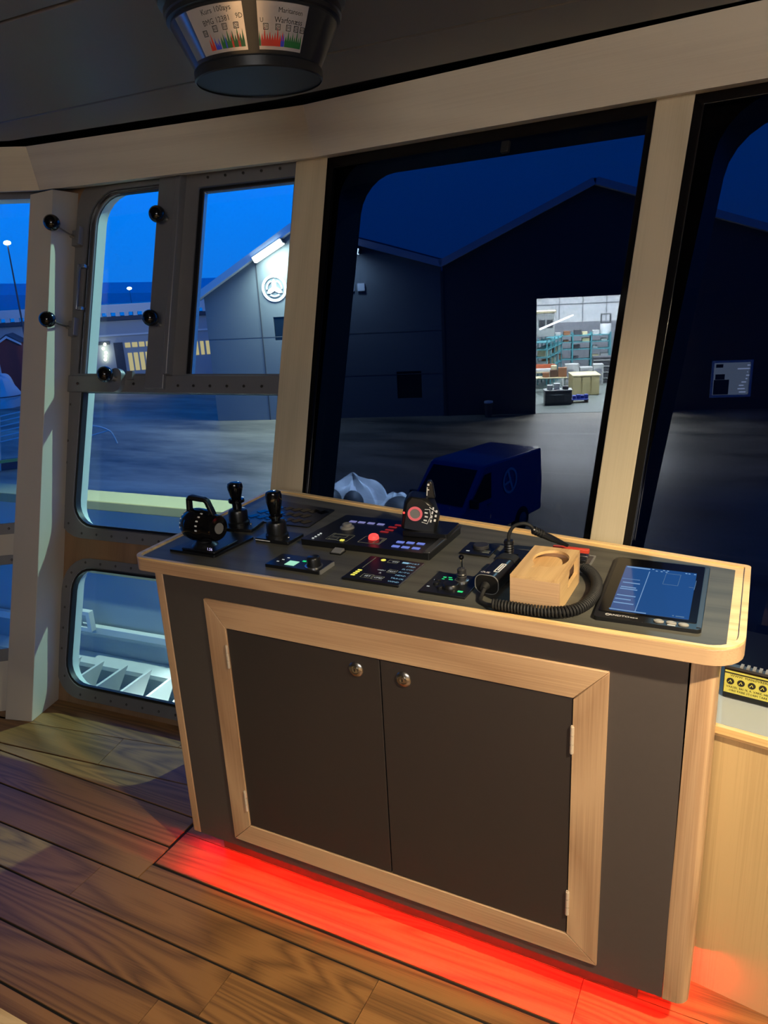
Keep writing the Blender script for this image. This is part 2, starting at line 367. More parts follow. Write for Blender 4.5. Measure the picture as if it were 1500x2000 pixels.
# pillars
def pillar(nm, lb, q, mt, cat='pillar'):
    c = Vector(q[0]); ax = (Vector(q[4])-Vector(q[0])).normalized(); ex = (Vector(q[1])-Vector(q[0])); ex = (ex-ax*ex.dot(ax)).normalized(); ey = ax.cross(ex)
    Mx = Matrix((ex, ey, ax)).transposed().to_4x4(); Mx.translation = c; iv = Mx.inverted()
    return struct(nm, lb, cat, MB().hexa([iv @ Vector(p) for p in q]), mt, Mx, 0.002)
fb = Vector((-1.411, 0.34, 0)); e4 = Vector((math.cos(R(4)), math.sin(R(4)), 0)); w4 = (WM.to_3x3() @ Vector((0, 0, 1)))
ft = fb-e4*0.088+w4*2.1; gb = Vector((-1.529, 0.311, 0)); gt = fb-e4*0.208+w4*2.09
bb = Vector((-1.462, 0.56, 0)); bt = bb+(ft-fb); hb = Vector((-1.60, 0.50, 0)); ht = hb+(gt-gb)
k = 1.0; ft = fb+(ft-fb)*k
pillar('trim_4', 'beige painted corner post standing on the floor between the left windows', [gb, fb, bb, hb, gt, ft, bt, ht], m_paint)
pillar('trim_5', 'narrow greyish veneer post left of the large dark window', [at(WM, .666, -.05, 0), at(WM, .800, -.05, 0), at(WR, .03, .01, 0), at(WM, .666, .01, 0), at(WM, .680, -.05, 2.13), at(WM, .806, -.05, 2.13), at(WR, -.125, .01, 2.13), at(WM, .680, .01, 2.13)], m_beam_z)
pillar('trim_6', 'oak veneer post between the two large dark windows', [at(WR, 1.060, -.05, 0.3), at(WR, 1.145, -.05, 0.3), at(WR, 1.118, .01, 0.3), at(WR, 1.060, .01, 0.3), at(WR, 1.065, -.05, 2.13), at(WR, 1.164, -.05, 2.13), at(WR, 1.135, .01, 2.13), at(WR, 1.065, .01, 2.13)], m_beam_z)

# ------------------------------------------------------------------ walls with their openings
def wall(nm, lb, Mx, outline, clad_holes, hull_holes, cmat, thick=0.070, hm=None):
    w = struct(nm, lb, 'wall', M=Mx)
    obj('cladding', MB().ext([outline]+clad_holes, 0.0, 0.008, 'y'), cmat, w)
    obj('hull_plate', MB().ext([outline]+hull_holes, 0.0085, thick, 'y'), hm or m_hull, w)
    return w
win_lo = rr(-.268, .062, .60, .572, .095); win_up = rr(-.285, .712, .655, 2.105, (.10, .02, .02, .12))
wall('wall_front', 'front wall around the pale framed windows', WM, [(-.395, -.005), (.68, -.005), (.70, 2.33), (-.52, 2.33)], [rr(-.29, .045, .62, .585, .11), rr(-.32, .69, .66, 2.13, .11)], [win_lo, win_up], m_clad)
wl_lo = rr(-.95, .24, .035, .60, .08); wl_up = [(-.95, .755), (.080, .755), (.222, 2.10), (-.95, 2.10)]
wall('wall_left', 'left wall behind the corner post', WL, [(-2.6, -.005), (.045, -.005), (.262, 2.33), (-2.6, 2.33)], [wl_lo, wl_up], [wl_lo, wl_up], m_paint)
wr1_in = [(.012, .60), (1.03, .60), (1.036, 2.078), (-.066, 2.078)]
wr1 = round_poly([(.03, .62), (1.02, .62), (1.03, 2.10), (-.040, 2.10)], (.10, .08, .02, .13))
wr2_in = [(1.155, .60), (2.6, .60), (2.6, 2.085), (1.175, 2.085)]
wr2 = round_poly([(1.135, .62), (2.6, .62), (2.6, 2.10), (1.225, 2.10)], (.08, .1, .1, .16))
wall('wall_right', 'right hand front wall around the dark tinted windows', WR, [(.06, -.005), (4.3, -.005), (4.3, 2.33), (-.145, 2.33)], [wr1_in, wr2_in], [wr1, wr2], m_blackm, 0.14, mat('dark_hull_reveal', S(60, 58, 50), .5))
st = struct('wall_rear', 'dark rear enclosure of the wheelhouse', 'wall')
obj('rear_panel', MB().box(-4.0, 4.3, -4.05, -4.0, 0, 2.2), m_rear, st)
obj('side_panel', MB().box(-3.72, -3.62, -4.0, -1.15, 0, 2.2), m_rear, st)
obj('side_panel', MB().box(4.05, 4.1, -4.0, 0.1, 0, 2.2), m_rear, st)

bolt_me = MB().lathe([(.0055, 0), (.0055, -.003), (.0042, -.0045), (.002, -.0045), (.002, -.002), (0.00001, -.002)], Matrix.Rotation(R(-90), 4, 'X'), 8, False).mesh('bolt', m_bolt)
def bolts(parent, pts, n=-.0045):
    for s, v in pts:
        o = bpy.data.objects.new('bolt', bolt_me); COL.objects.link(o); o.parent = parent; o.location = (s, n, v)
# window_1: low fixed light
w1 = struct('window_1', 'low rounded window near the floor in a bolted grey frame', 'window', M=WM)
obj('frame', MB().ext([rr(-.312, .022, .65, .596, .135), rr(-.250, .079, .60, .553, .095)], -.008, 0, 'y'), m_frame, w1, 0.0015)
obj('seal', MB().ext([rr(-.2545, .0745, .605, .5575, .10), rr(-.246, .083, .595, .549, .092)], -.013, .012, 'y'), m_rubber, w1)
obj('bead', MB().ext([rr(-.2585, .0705, .609, .5615, .104), rr(-.255, .074, .6055, .558, .10)], -.0135, 0, 'y'), m_bead, w1)
obj('pane', MB().ext(rr(-.25, .079, .60, .553, .096), .002, .006, 'y'), m_clear, w1)
bolts(w1, [(-.195+.078*i, .578) for i in range(10)]+[(-.172+.079*i, .042) for i in range(10)]+[(-.288, .47), (-.288, .385), (-.288, .30), (-.288, .215), (-.262, .105), (-.265, .53)])
# window_2: tall light with mullions, opening sash and clamps
w2 = struct('window_2', 'tall window in a bolted grey frame with mullions and black clamp knobs', 'window', M=WM)
obj('frame', MB().ext([rr(-.372, .674, .672, 2.16, (.14, .02, .02, .13)), rr(-.268, .728, .652, 2.075, (.10, .01, .01, .12))], -.008, 0, 'y'), m_frame, w2, 0.0015)
obj('seal', MB().ext([rr(-.274, .724, .656, 1.275, (.104, .01, .002, .002)), rr(-.264, .733, .652, 1.270, (.095, .01, .002, .002))], -.013, .014, 'y'), m_rubber, w2)
obj('bead', MB().ext([rr(-.279, .719, .657, 1.276, (.108, .01, .002, .002)), rr(-.2745, .7235, .656, 1.275, (.104, .01, .002, .002))], -.0135, 0, 'y'), m_bead, w2)
obj('pane', MB().ext(rr(-.268, .73, .652, 1.30, (.1, .01, .01, .01)), .002, .006, 'y'), m_clear, w2)
obj('pane', MB().ext(rr(-.276, 1.31, .12, 2.078, (.01, .01, .01, .12)), .002, .006, 'y'), m_clear, w2)
obj('pane', MB().ext(rr(.14, 1.31, .652, 2.06, .01), .002, .006, 'y'), m_clear, w2)
obj('mullion', MB().box(-.345, .672, -.022, 0.0, 1.270, 1.338), m_frame, w2, 0.003)
obj('mullion', MB().box(.066, .155, -.038, 0.0, 1.283, 2.14), m_frame, w2, 0.003)
obj('mullion', MB().box(.155, .178, -.052, 0.0, 1.338, 2.14), m_frame, w2, 0.003)
# right light: stepped jamb
obj('jamb', MB().ext([rr(.178, 1.338, .672, 2.13, .004), rr(.238, 1.345, .66, 2.060, .004)], -.014, 0, 'y'), m_frame, w2, 0.0015)
obj('seal', MB().ext([rr(.240, 1.340, .664, 2.056, .004), rr(.256, 1.342, .655, 2.046, .004)], -.010, .012, 'y'), m_rubber, w2)
obj('bead', MB().ext([rr(.256, 1.342, .655, 2.046, .004), rr(.262, 1.344, .654, 2.042, .004)], -.006, .012, 'y'), m_bead, w2)
# left opening sash, rounded upper corner
obj('sash', MB().ext([rr(-.318, 1.338, .066, 2.108, (.004, .004, .004, .150)), rr(-.297, 1.345, .06, 2.088, (.004, .004, .004, .132))], -.020, 0, 'y'), m_frame, w2, 0.0015)
obj('seal', MB().ext([rr(-.297, 1.340, .060, 2.090, (.004, .004, .004, .132)), rr(-.289, 1.345, .056, 2.084, (.004, .004, .004, .125))], -.012, .010, 'y'), m_rubber, w2)
obj('bead', MB().ext([rr(-.289, 1.340, .056, 2.084, (.004, .004, .004, .125)), rr(-.283, 1.345, .054, 2.080, (.004, .004, .004, .12))], -.015, .010, 'y'), m_bead, w2)
obj('seal', MB().ext([rr(-.283, 1.340, .056, 2.080, (.004, .004, .004, .12)), rr(-.275, 1.345, .052, 2.074, (.004, .004, .004, .113))], -.008, .012, 'y'), m_rubber, w2)
bolts(w2, [(-.226+.078*i, .695) for i in range(11)]+[(-.335, 1.22), (-.335, 1.07), (-.335, .98), (-.335, .89), (-.33, .80), (-.30, .73)])
bolts(w2, [(-.289, 1.304), (.0, 1.304), (.215, 1.298), (.287, 1.298), (.362, 1.298), (.438, 1.298), (.512, 1.298), (.589, 1.298)], -.0222)
bolts(w2, [(-.245+.082*i, 2.120) for i in range(4)]+[(.278+.079*i, 2.093) for i in range(5)], -.0145)
def clamp(bs, bn, bv, rs, rn, rv, brk=True):
    k = obj('clamp_knob', MB().ball((bs, bn, bv), .031, 28), m_blackg, w2)
    obj('rod', MB().cyl((bs, bn, bv), (rs, rn, rv), .0042, n=12).cyl((rs, rn-.006, rv), (rs, rn+.006, rv), .008, n=12), m_steel, k)
    if brk: obj('bracket', MB().box(rs-.012, rs+.040, -.030, -.002, rv-.035, rv+.028).box(rs+.03, rs+.042, -.046, -.002, rv-.035, rv+.038), m_frame, k, 0.002)
clamp(-.299, -.200, 1.895, -.358, -.040, 1.905)
clamp(-.286, -.200, 1.520, -.350, -.040, 1.533)
clamp(.135, -.115, 1.926, .118, -.045, 1.937, False)
clamp(.139, -.115, 1.536, .122, -.045, 1.530, False)
k = obj('clamp_knob', MB().ball((-.075, -.100, 1.327), .031, 28), m_blackg, w2)
obj('lock_plate', MB().ext(rr(-.105, 1.270, -.045, 1.362, .029), -.046, -.022, 'y').box(-.03, .0, -.035, -.02, 1.32, 1.352), m_frame, k, 0.003)
obj('rod', MB().cyl((-.075, -.1, 1.327), (-.075, -.04, 1.318), .011), m_steel, k)
h = MB()
for v0, v1 in ((1.603, 1.617), (1.775, 1.789)): h.box(-.318, -.286, -.036, -.018, v0, v1)
h.box(-.318, -.308, -.040, -.028, 1.603, 1.789)
obj('pull_handle', h, m_bead, w2, 0.0015)
# window_3 / window_4: left wall lights
w3 = struct('window_3', 'tall window at the left picture edge beyond the corner post', 'window', M=WL)
obj('frame', MB().ext([[(-1.0, .710), (.085, .710), (.242, 2.13), (-1.0, 2.13)], [(-.95, .755), (.078, .755), (.228, 2.085), (-.95, 2.085)]], -.008, 0, 'y'), m_frame, w3, .0015)
obj('pane', MB().ext([(-.95, .755), (.078, .755), (.228, 2.085), (-.95, 2.085)], .002, .006, 'y'), m_clear, w3)
bolts(w3, [(-.45+.085*i, .732) for i in range(6)])
w4 = struct('window_4', 'low window at the left picture edge below the tall one', 'window', M=WL)
obj('frame', MB().ext([rr(-1.0, .20, .05, .625, .08), rr(-.95, .25, .03, .587, .06)], -.008, 0, 'y'), m_frame, w4, .0015)
obj('pane', MB().ext(rr(-.95, .25, .03, .587, .06), .002, .006, 'y'), m_clear, w4)
bolts(w4, [(-.45+.085*i, .605) for i in range(6)])
# window_5 / 6: tinted windows
w5 = struct('window_5', 'large dark tinted window behind the console in a black frame', 'window', M=WR)
obj('frame', MB().ext([[(.035, .56), (1.075, .56), (1.085, 2.155), (-.125, 2.155)], [(.027, .60), (1.028, .60), (1.034, 2.074), (-.061, 2.074)]], -.012, 0, 'y'), m_blackg, w5, .002)
obj('pane', MB().ext([(.02, .59), (1.035, .59), (1.04, 2.082), (-.066, 2.082)], .0085-.006, .0085-.002, 'y'), m_tint, w5)
obj('blind_catch', MB().box(.600, .626, -.016, -.002, 2.035, 2.068), m_blackm, w5, .002)
w6 = struct('window_6', 'dark tinted window at the right picture edge', 'window', M=WR)
obj('frame', MB().ext([[(1.105, .56), (2.7, .56), (2.7, 2.155), (1.105, 2.155)], [(1.158, .60), (2.6, .60), (2.6, 2.080), (1.178, 2.080)]], -.012, 0, 'y'), m_blackg, w6, .002)
obj('pane', MB().ext([(1.15, .59), (2.61, .59), (2.61, 2.088), (1.17, 2.088)], .0025, .0065, 'y'), m_tint, w6)

# wainscot and ledge under the dark windows
Ww = Matrix.Translation((-.26, .396, 0)) @ Matrix.Rotation(R(-9), 4, 'Z')
wn = struct('trim_7', 'oak veneer lining under the dark windows with a grey ledge on top', 'panelling', M=Ww)
obj('veneer_panel', MB().box(0.0, 4.4, 0, .03, 0.0, .672), m_wains, wn)
obj('edge_strip', MB().box(0.0, 4.4, -.012, .0, .672, .690).box(0.0, 4.4, -.004, .0, .662, .672), m_lip, wn, .0015)
obj('ledge_top', MB().box(0.0, 4.4, .0, .42, .6722, .6895), mat('grey_ledge_laminate', S(150, 158, 162), .4, noise=.05, nscale=12), wn)
# ------------------------------------------------------------------ control console
con = thing('control_console', 'charcoal control console with oak edging, two doors and red light under its base', 'console', (0.35, 0.034, 0))
X0, Y0 = 0.35, 0.034
def C(x0, x1, y0, y1, z0, z1, b=None): return (b or MB()).box(x0-X0, x1-X0, y0-Y0, y1-Y0, z0, z1)
obj('carcass', C(-.288, .962, .045, .180, .185, .914, C(-.288, .962, .180, .38, .70, .914)), m_blackm, con)
# front face round the doors
sh = lambda P: [(p[0]-X0, p[1]) for p in P]
obj('front_panel', MB().ext([sh([(-.288, .10), (.963, .10), (.969, .9155), (-.288, .9155)]), sh([(-.157, .131), (.825, .131), (.825, .851), (-.157, .851)])], 0, .011, 'y'), m_lam, con)
O_ = [(-.159, .129), (.827, .129), (.827, .853), (-.159, .853)]; I_ = [(-.0995, .1895), (.7605, .1895), (.7605, .7815), (-.0995, .7815)]
for i in range(4):
    j = (i+1) % 4
    P = [Vector(O_[i]), Vector(O_[j]), Vector(I_[j]), Vector(I_[i])]; c = sum(P, Vector((0, 0)))/4
    P = [c+(p-c)*0.9985 for p in P]
    o = obj('frame_rail', MB().ext([(p.x-c.x, p.y-c.y) for p in P], -.006, .011, 'y'), m_oak if i in (0, 2) else m_oak_z, con, .0012); o.location = (c.x-X0, 0, c.y)
for (a, c_, hx, lx) in ((-.0975, .3278, -.103, .267), (.3312, .7585, .760, .387)):
    d = obj('door', MB().box(a-X0, c_-X0, -.0035, .011, .1915, .7795), m_door, con, .0008)
    lk = obj('lock', MB().lathe([(.0185, 0), (.0185, .0015), (.016, .004), (.010, .0055), (.0095, .003), (.007, .003), (.0068, .0065), (0.0001, .0072)], Matrix.Translation((lx-X0, -.0035, .743)) @ Matrix.Rotation(R(90), 4, 'X'), 36, False), m_steel, d)
    lk2 = obj('keyhole', MB().ext(rr(lx-X0-.0013, .7395, lx-X0+.0013, .7465, .001), -.0113, -.0104, 'y'), m_blackm, d)
    for z in ((.703, .27) if hx < 0 else (.687, .276)):
        hb_ = MB()
        for q in range(3): hb_.cyl((hx-X0, -.006, z-.031+q*.021), (hx-X0, -.006, z-.031+q*.021+.0195), .0042, n=12)
        hb_.cyl((hx-X0, -.006, z-.033), (hx-X0, -.006, z+.033), .0028, n=8)
        obj('hinge', hb_, m_nickel, d)
obj('side_post', C(-.3155, -.2895, .0335, .38, .098, .9155), m_oak_z, con, .003)
obj('side_post', MB().ext(round_poly([(.964-X0, 0), (1.0145-X0, 0), (1.0145-X0, .15), (.964-X0, .15)], (.001, .026, .001, .001)), .098, .9155).ext([(.97-X0, .15), (1.012-X0, .15), (1.012-X0, .30), (.97-X0, .30)], .70, .9155), m_oak_z, con, .0015)
obj('plinth', C(-.27, .907, .10, .165, .0005, .184), mat('plinth_brown', S(96, 68, 50), .5, noise=.1, nscale=14), con)
# worktop
WT = [(-.350, 0), (1.053, 0), (1.050, .423), (-.371, .651)]; WTR = (.030, .062, .012, .05)
lo = lambda P: [(p[0]-X0, p[1]-Y0) for p in P]
def inset(P, ds):
    n = len(P); L_ = []
    for i in range(n):
        a = Vector(P[i]); c_ = Vector(P[(i+1) % n]); t = (c_-a).normalized(); nn = Vector((-t.y, t.x)); L_.append((a+nn*ds[i], t))
    o = []
    for i in range(n):
        p, t = L_[i-1]; q, u = L_[i]; k = ((q-p).x*u.y-(q-p).y*u.x)/(t.x*u.y-t.y*u.x); o.append(tuple(p+t*k))
    return o
wt = obj('worktop', MB().ext(lo(round_poly(WT, WTR)), .9163, .9478), m_oak, con, .003)
rimi = inset(WT, (.0085, .012, .014, .012)); lam = inset(WT, (.0088, .030, .034, .020))
obj('rim', MB().ext([lo(round_poly(WT, WTR)), lo(round_poly(rimi, (.022, .052, .005, .04)))], .9480, .9530), m_lip, con, .0015)
obj('border', MB().ext([lo(round_poly(rimi, (.022, .052, .005, .04))), lo(round_poly(lam, (.018, .004, .003, .02)))], .9479, .9496), m_lip, con)
obj('laminate', MB().ext(lo(round_poly(lam, (.0175, .0035, .0025, .019))), .9479, .9499), m_top, con)
# red strip light under the console
rs = thing('light_strip', 'red light strip hidden under the front of the console', 'lamp', (.32, .0955, .168))
obj('strip', MB().box(-.56, .632, -.006, .004, 0, .004), mat('strip_body', S(200, 200, 200), .5), rs)
m_red = emis('red_led', (1.0, .004, .004, 1), 30)
obj('diffuser', MB().box(-.56, .632, -.005, .003, -.0015, 0), m_red, rs)
area('red_strip_light', (.343, .0945, .1655), (.343, .0935, 0), 16.0, (1.0, .003, .006), 1.235, .006)
obj('strip', MB().box(.655, .678, .045, .078, -.075, -.0712), bpy.data.materials['strip_body'], rs)
area('red_strip_end_light', (.990, .158, .0915), (1.045, .195, .045), .55, (1.0, .004, .006), .03, .012)

# ------------------------------------------------------------------ devices on the worktop
ZT = .9501
def place(n, l, c, x, y, z=ZT, rz=0, group=None): return thing(n, l, c, (x, y, z), R(rz), group=group)
m_dev = mat('device_black', S(20, 21, 23), .32)
m_devr = mat('device_edge', S(48, 48, 50), .35)
m_blue = emis('blue_key_light', S(120, 140, 235), .75); m_lav = emis('lavender_key_light', S(150, 150, 215), .6)
m_yel = emis('yellow_key_light', S(235, 225, 90), 1.1); m_grn = emis('green_light', S(40, 230, 130), 1.0); m_mint = emis('mint_display', S(170, 240, 205), .9)
m_redk = emis('red_key_light', S(190, 40, 45), .45); m_redd = emis('red_dome', (1.0, .06, .05, 1), 1.5); m_wht = emis('white_mark_light', S(230, 235, 230), .7); m_line = mat('grey_line_print', S(120, 126, 120), .5)
m_cyan = emis('pale_blue_text', S(150, 205, 235), .7)

# thruster lever, barrel type (front left)
th = place('thruster_lever', 'black barrel shaped thruster lever with loop handle at the front left of the worktop', 'control lever', -.205, .112)
obj('base_plate', MB().ext(round_poly([(-.082, -.047), (.067, -.047), (.076, .107), (-.058, .123)], .006), 0, .006), m_dev, th, .001)
obj('base_block', MB().box(-.045, .062, -.040, .058, .006, .012), m_dev, th, .003)
obj('neck', MB().lathe([(.034, .012), (.030, .016), (.021, .022), (.021, .030)], None, 28), m_dev, th)
TB = Matrix.Translation((0, 0, .064)) @ Matrix.Rotation(R(-8), 4, 'Z') @ Matrix.Rotation(R(90), 4, 'Y')
br_ = obj('barrel', MB().lathe([(0.0001, -.062), (.018, -.060), (.031, -.053), (.039, -.040), (.0425, -.020), (.0425, .006), (.040, .020), (.035, .027), (.034, .032), (.0335, .052), (.030, .058), (.02, .059), (0.0001, .059)], TB, 40, False), m_blackg, th)
tk = MB()
for xx in (-.040, .018):
    for i in range(5):
        a = R(112+i*17); rad = .0415 if xx < 0 else .0425
        rad = .0384 if xx < 0 else .0402
        Tt = TB @ Matrix.Translation((0, 0, xx)) @ Matrix.Rotation(a+R(90), 4, 'Z') @ Matrix.Translation((rad, 0, 0))
        tk.box(-.0010, .0006, -.0019, .0019, -.0038, .0038, Tt)
obj('dial_marks', tk, m_white, br_)
obj('end_cap', MB().lathe([(.014, .059), (.014, .061), (0.0001, .0615)], TB, 28, False), m_grey, br_)
hp = [(-.030, .108), (-.026, .146), (-.018, .153), (.018, .150), (.026, .144), (.044, .103)]
obj('loop_handle', MB().ext([[(-.042, .088), (-.038, .134), (-.030, .142), (.018, .139), (.028, .133), (.050, .084), (.038, .084), (.020, .125), (.014, .129), (-.024, .131), (-.029, .127), (-.031, .090)]], -.008, .008, 'y'), m_dev, th, .003)
obj('readout', merge(text_mb('1.56', .010, T=Matrix.Translation((.052, -.044, .020)) @ Matrix.Rotation(R(80), 4, 'X'))), emis('white_digits', S(210, 205, 255), 1.2), th)
# two joysticks
def joystick(lb, x, y, rz, kind):
    t = place('joystick', lb, 'joystick', x, y, rz=rz)
    if kind:
        obj('base_plate', MB().box(-.050, .055, -.032, .042, 0, .009), m_dev, t, .002)
        obj('front_line', MB().box(-.048, -.002, -.0325, -.032, .004, .0062), m_white, t)
    else:
        obj('base_plate', MB().box(-.045, .060, -.045, .035, 0, .009), m_dev, t, .002)
    obj('boot', MB().lathe([(.030, .009), (.030, .016), (.0265, .020), (.0265, .044), (.024, .050), (.012, .054)], None, 32), m_dev, t)
    obj('collar', MB().lathe([(.012, .052), (.012, .060), (.018, .062), (.018, .067), (.011, .070)] if kind else [(.013, .05), (.013, .070), (.0215, .072), (.0225, .076), (.0215, .081), (.012, .083)], None, 28), m_blackg, t)
    top = .132 if kind else .128; z0 = .066 if kind else .080
    obj('grip', MB().lathe([(.011, z0), (.0145, z0+.006), (.021, z0+(top-z0)*.62), (.0215, top-.010), (.0195, top-.003), (.013, top), (0.0001, top+.0005)], None, 32), m_blackg, t)
    obj('indicator_stud', MB().ball((.042, -.01, .013), .0035, 12), m_bead, t)
    return t
joystick('black joystick with ringed collar behind the barrel shaped lever', -.233, .290, 10, 0)
joystick('black joystick with plain grip and white line on its base', -.066, .235, 0, 1)
# key plate at the back left
kp = place('key_panel', 'dark flush panel of slanted black keys at the back left corner of the worktop', 'control panel', -.16, .425)
obj('plate', MB().ext(round_poly([(-.115, -.083), (.122, -.083), (.112, .078), (-.125, .115)], .006), 0, .003), m_dev, kp)
for i in range(7):
    for j in range(3):
        if (i, j) in ((0, 2), (6, 1)): continue
        obj('key', MB().box(-.011, .011, -.014, .014, 0, .0010, Matrix.Translation((-.088+i*.030, -.048+j*.046, .003)) @ Matrix.Rotation(R(-24), 4, 'Z')), m_blackg, kp)
# main control panel
mp_ = place('control_unit', 'wide black control panel with blue keys and a glowing red dome', 'control panel', .195, .325)
mx, my = .195, .325
def Q(x, y): return (x-mx, y-my)
obj('plate', MB().ext(round_poly([Q(.016, .220), Q(.372, .226), Q(.372, .432), Q(.030, .436)], .004), 0, .016), m_dev, mp_, .0015)
obj('side_rail', MB().ext([Q(.356, .223), Q(.3735, .2265), Q(.3735, .433), Q(.356, .4325)], .016, .021), m_devr, mp_, .002)
ZK = .0162
def key(par, x, y, w, h, m_, nm='lit_key', z=ZK, t=.0015, sk=0):
    return obj(nm, MB().ext([(x-w/2, y-h/2), (x+w/2, y-h/2), (x+w/2+sk, y+h/2), (x-w/2+sk, y+h/2)], z, z+t), m_, par)
for x, y in ((.079, .385), (.105, .386), (.133, .387), (.162, .387)): key(mp_, *Q(x, y), .019, .011, m_lav)
for x, y in ((.272, .278), (.298, .281), (.325, .283), (.274, .247), (.300, .248), (.327, .250)): key(mp_, *Q(x, y), .019, .011, m_blue)
for x, y in ((.205, .352), (.203, .375), (.199, .335), (.212, .395)): key(mp_, *Q(x, y), .022, .008, m_redk)
for y in (.233, .246, .260, .271): key(mp_, *Q(.046, y), .005, .004, m_wht, 'tick')
jw = obj('jog_wheel', MB().lathe([(.019, ZK), (.019, ZK+.003), (.0165, ZK+.006), (.0125, ZK+.0065), (.0125, ZK+.012), (.010, ZK+.0135), (0.0001, ZK+.0125)], Matrix.Translation((*Q(.090, .333), 0)), 36, False), m_grey, mp_)
def outline(x0, x1, y0, y1, t=.0012, z=ZK): return MB().ext([[(x0, y0), (x1, y0), (x1, y1), (x0, y1)], [(x0+t, y0+t), (x1-t, y0+t), (x1-t, y1-t), (x0+t, y1-t)]], z, z+.0005)
a_, c_ = Q(.078, .240); 
obj('display_outline', merge(outline(a_, a_+.062, c_, c_+.046), outline(a_+.006, a_+.030, c_+.004, c_+.018), outline(a_+.006, a_+.046, c_+.024, c_+.040)), m_line, mp_)
key(mp_, *Q(.126, .243), .010, .008, m_yel, 'yellow_lamp', t=.002)
a_, c_ = Q(.168, .246)
obj('display_outline', merge(outline(a_, a_+.060, c_, c_+.046), outline(a_+.040, a_+.056, c_+.006, c_+.040)), m_line, mp_)
obj('red_dome', MB().lathe([(.0135, ZK), (.0135, ZK+.004), (.012, ZK+.009), (.008, ZK+.012), (0.0001, ZK+.013)], Matrix.Translation((*Q(.196, .281), 0)), 28, False), m_redd, mp_)
l_ = bpy.data.lights.new('red_dome_glow', 'POINT'); l_.energy = .004; l_.color = (1, .03, .03); l_.shadow_soft_size = .01
lo_ = bpy.data.objects.new('red_dome_glow', l_); COL.objects.link(lo_); lo_.location = (.196, .281, .995)
# lever head behind the panel
lv = place('azimuth_lever', 'tilted black lever head with red lit ring and white scale', 'control lever', .300, .365, ZT+.0178)
obj('base_block', MB().ext(round_poly([(-.045, -.045), (.075, -.035), (.070, .062), (-.035, .062)], .006), 0, .012), m_dev, lv, .004)
HT = Matrix.Translation((-.012, .0, .050)) @ Matrix.Rotation(R(18), 4, 'Z') @ Matrix.Rotation(R(12), 4, 'Y')
hd = obj('head', MB().ext([(-.040, -.042), (.052, -.040), (.050, .0), (.030, .036), (.012, .048), (-.034, .046), (-.043, .03)], -.032, .032, 'y', HT), m_dev, lv, .008)
obj('lit_ring', MB().lathe([(.013, 0), (.0185, 0), (.0185, .003), (.013, .003), (.013, 0)], HT @ Matrix.Translation((-.010, -.032, .006)) @ Matrix.Rotation(R(90), 4, 'X'), 36, False), emis('red_ring', (.9, .14, .14, 1), .75), hd)
obj('ring_centre', MB().lathe([(.0128, 0), (.0128, .001), (0.0001, .0012)], HT @ Matrix.Translation((-.010, -.032, .006)) @ Matrix.Rotation(R(90), 4, 'X'), 28, False), m_grey, hd)
obj('red_pip', MB().ball(HT @ Vector((-.038, -.030, .002)), .003, 10), m_redd, hd)
sc_ = MB()
for pts in ([(.012, .022), (.024, .024), (.030, .008), (.024, -.014), (.010, -.012)],): sc_.tube([HT @ Vector((x, -.0325, z)) for x, z in pts], .0009, 6)
for x, z in ((.017, .014), (.019, .004), (.018, -.006)): sc_.box(x-.004, x+.004, -.0335, -.0322, z-.0018, z+.0018, HT)
for i in range(4): sc_.box(.030, .034, -.0335, -.0322, -.008+i*.011, -.001+i*.011, HT)
for i in range(3): sc_.box(.039, .044, -.0335, -.0322, -.004+i*.012, .002+i*.012, HT)
sc_.tube([HT @ Vector((x, -.0325, z)) for x, z in [(.022, .030), (.034, .024), (.044, .020)]], .0008, 6)
obj('scale_print', sc_, m_white, hd)
KT = HT @ Matrix.Translation((.020, .0, .045)) @ Matrix.Rotation(R(-8), 4, 'Y')
gp = obj('grip', MB().ext([(-.012, 0), (.012, 0), (.004, .038), (-.001, .046), (-.010, .044), (-.013, .03)], -.010, .010, 'y', KT), m_dev, lv, .003)
obj('grip_print', MB().box(-.010, -.008, -.0115, -.0102, .008, .030, KT).box(-.010, -.004, -.0115, -.0102, .022, .0245, KT).box(-.009, -.004, -.0115, -.0102, .034, .039, KT), m_white, gp)
# small switch
sw = place('rocker_switch', 'small grey rocker switch in front of the wide black panel', 'switch', .137, .200)
obj('frame', MB().ext(rr(-.016, -.014, .016, .014, .002), 0, .003), m_dev, sw); obj('rocker', MB().add([(-.013, -.011, .003), (.013, -.011, .003), (.013, .011, .003), (-.013, .011, .003), (-.013, -.011, .0045), (.013, -.011, .0045), (.013, .011, .009), (-.013, .011, .009)], [(0, 1, 5, 4), (1, 2, 6, 5), (2, 3, 7, 6), (3, 0, 4, 7), (4, 5, 6, 7), (3, 2, 1, 0)]), m_grey, sw)
# encoder panel
en = place('dimmer_panel', 'small black panel with mint display and black rotary knob near the front edge', 'control panel', .095, .095)
obj('plate', MB().box(-.075, .074, -.037, .036, 0, .008), m_dev, en, .001)
obj('corner_rail', MB().box(.0745, .078, -.034, .028, 0, .009), m_grey, en)
key(en, -.015, -.012, .026, .026, m_mint, 'display', .008, .0008); key(en, .007, .009, .009, .006, m_grn, 'lamp', .008, .0008)
for i in range(3): key(en, -.055+i*.006, -.012+i*.014, .006, .003, m_wht, 'tick', .008, .0005)
kn = obj('knob', MB().lathe([(.0165, .009), (.016, .028), (.0145, .031), (.013, .032), (0.0001, .032)], Matrix.Translation((.045, -.010, 0)), 32, False), m_dev, en)
obj('knob_ring', MB().lathe([(.0175, .0082), (.0215, .0082), (.0215, .010), (.0175, .0105), (.0175, .0082)], Matrix.Translation((.045, -.010, 0)), 40, False), m_bead, en)
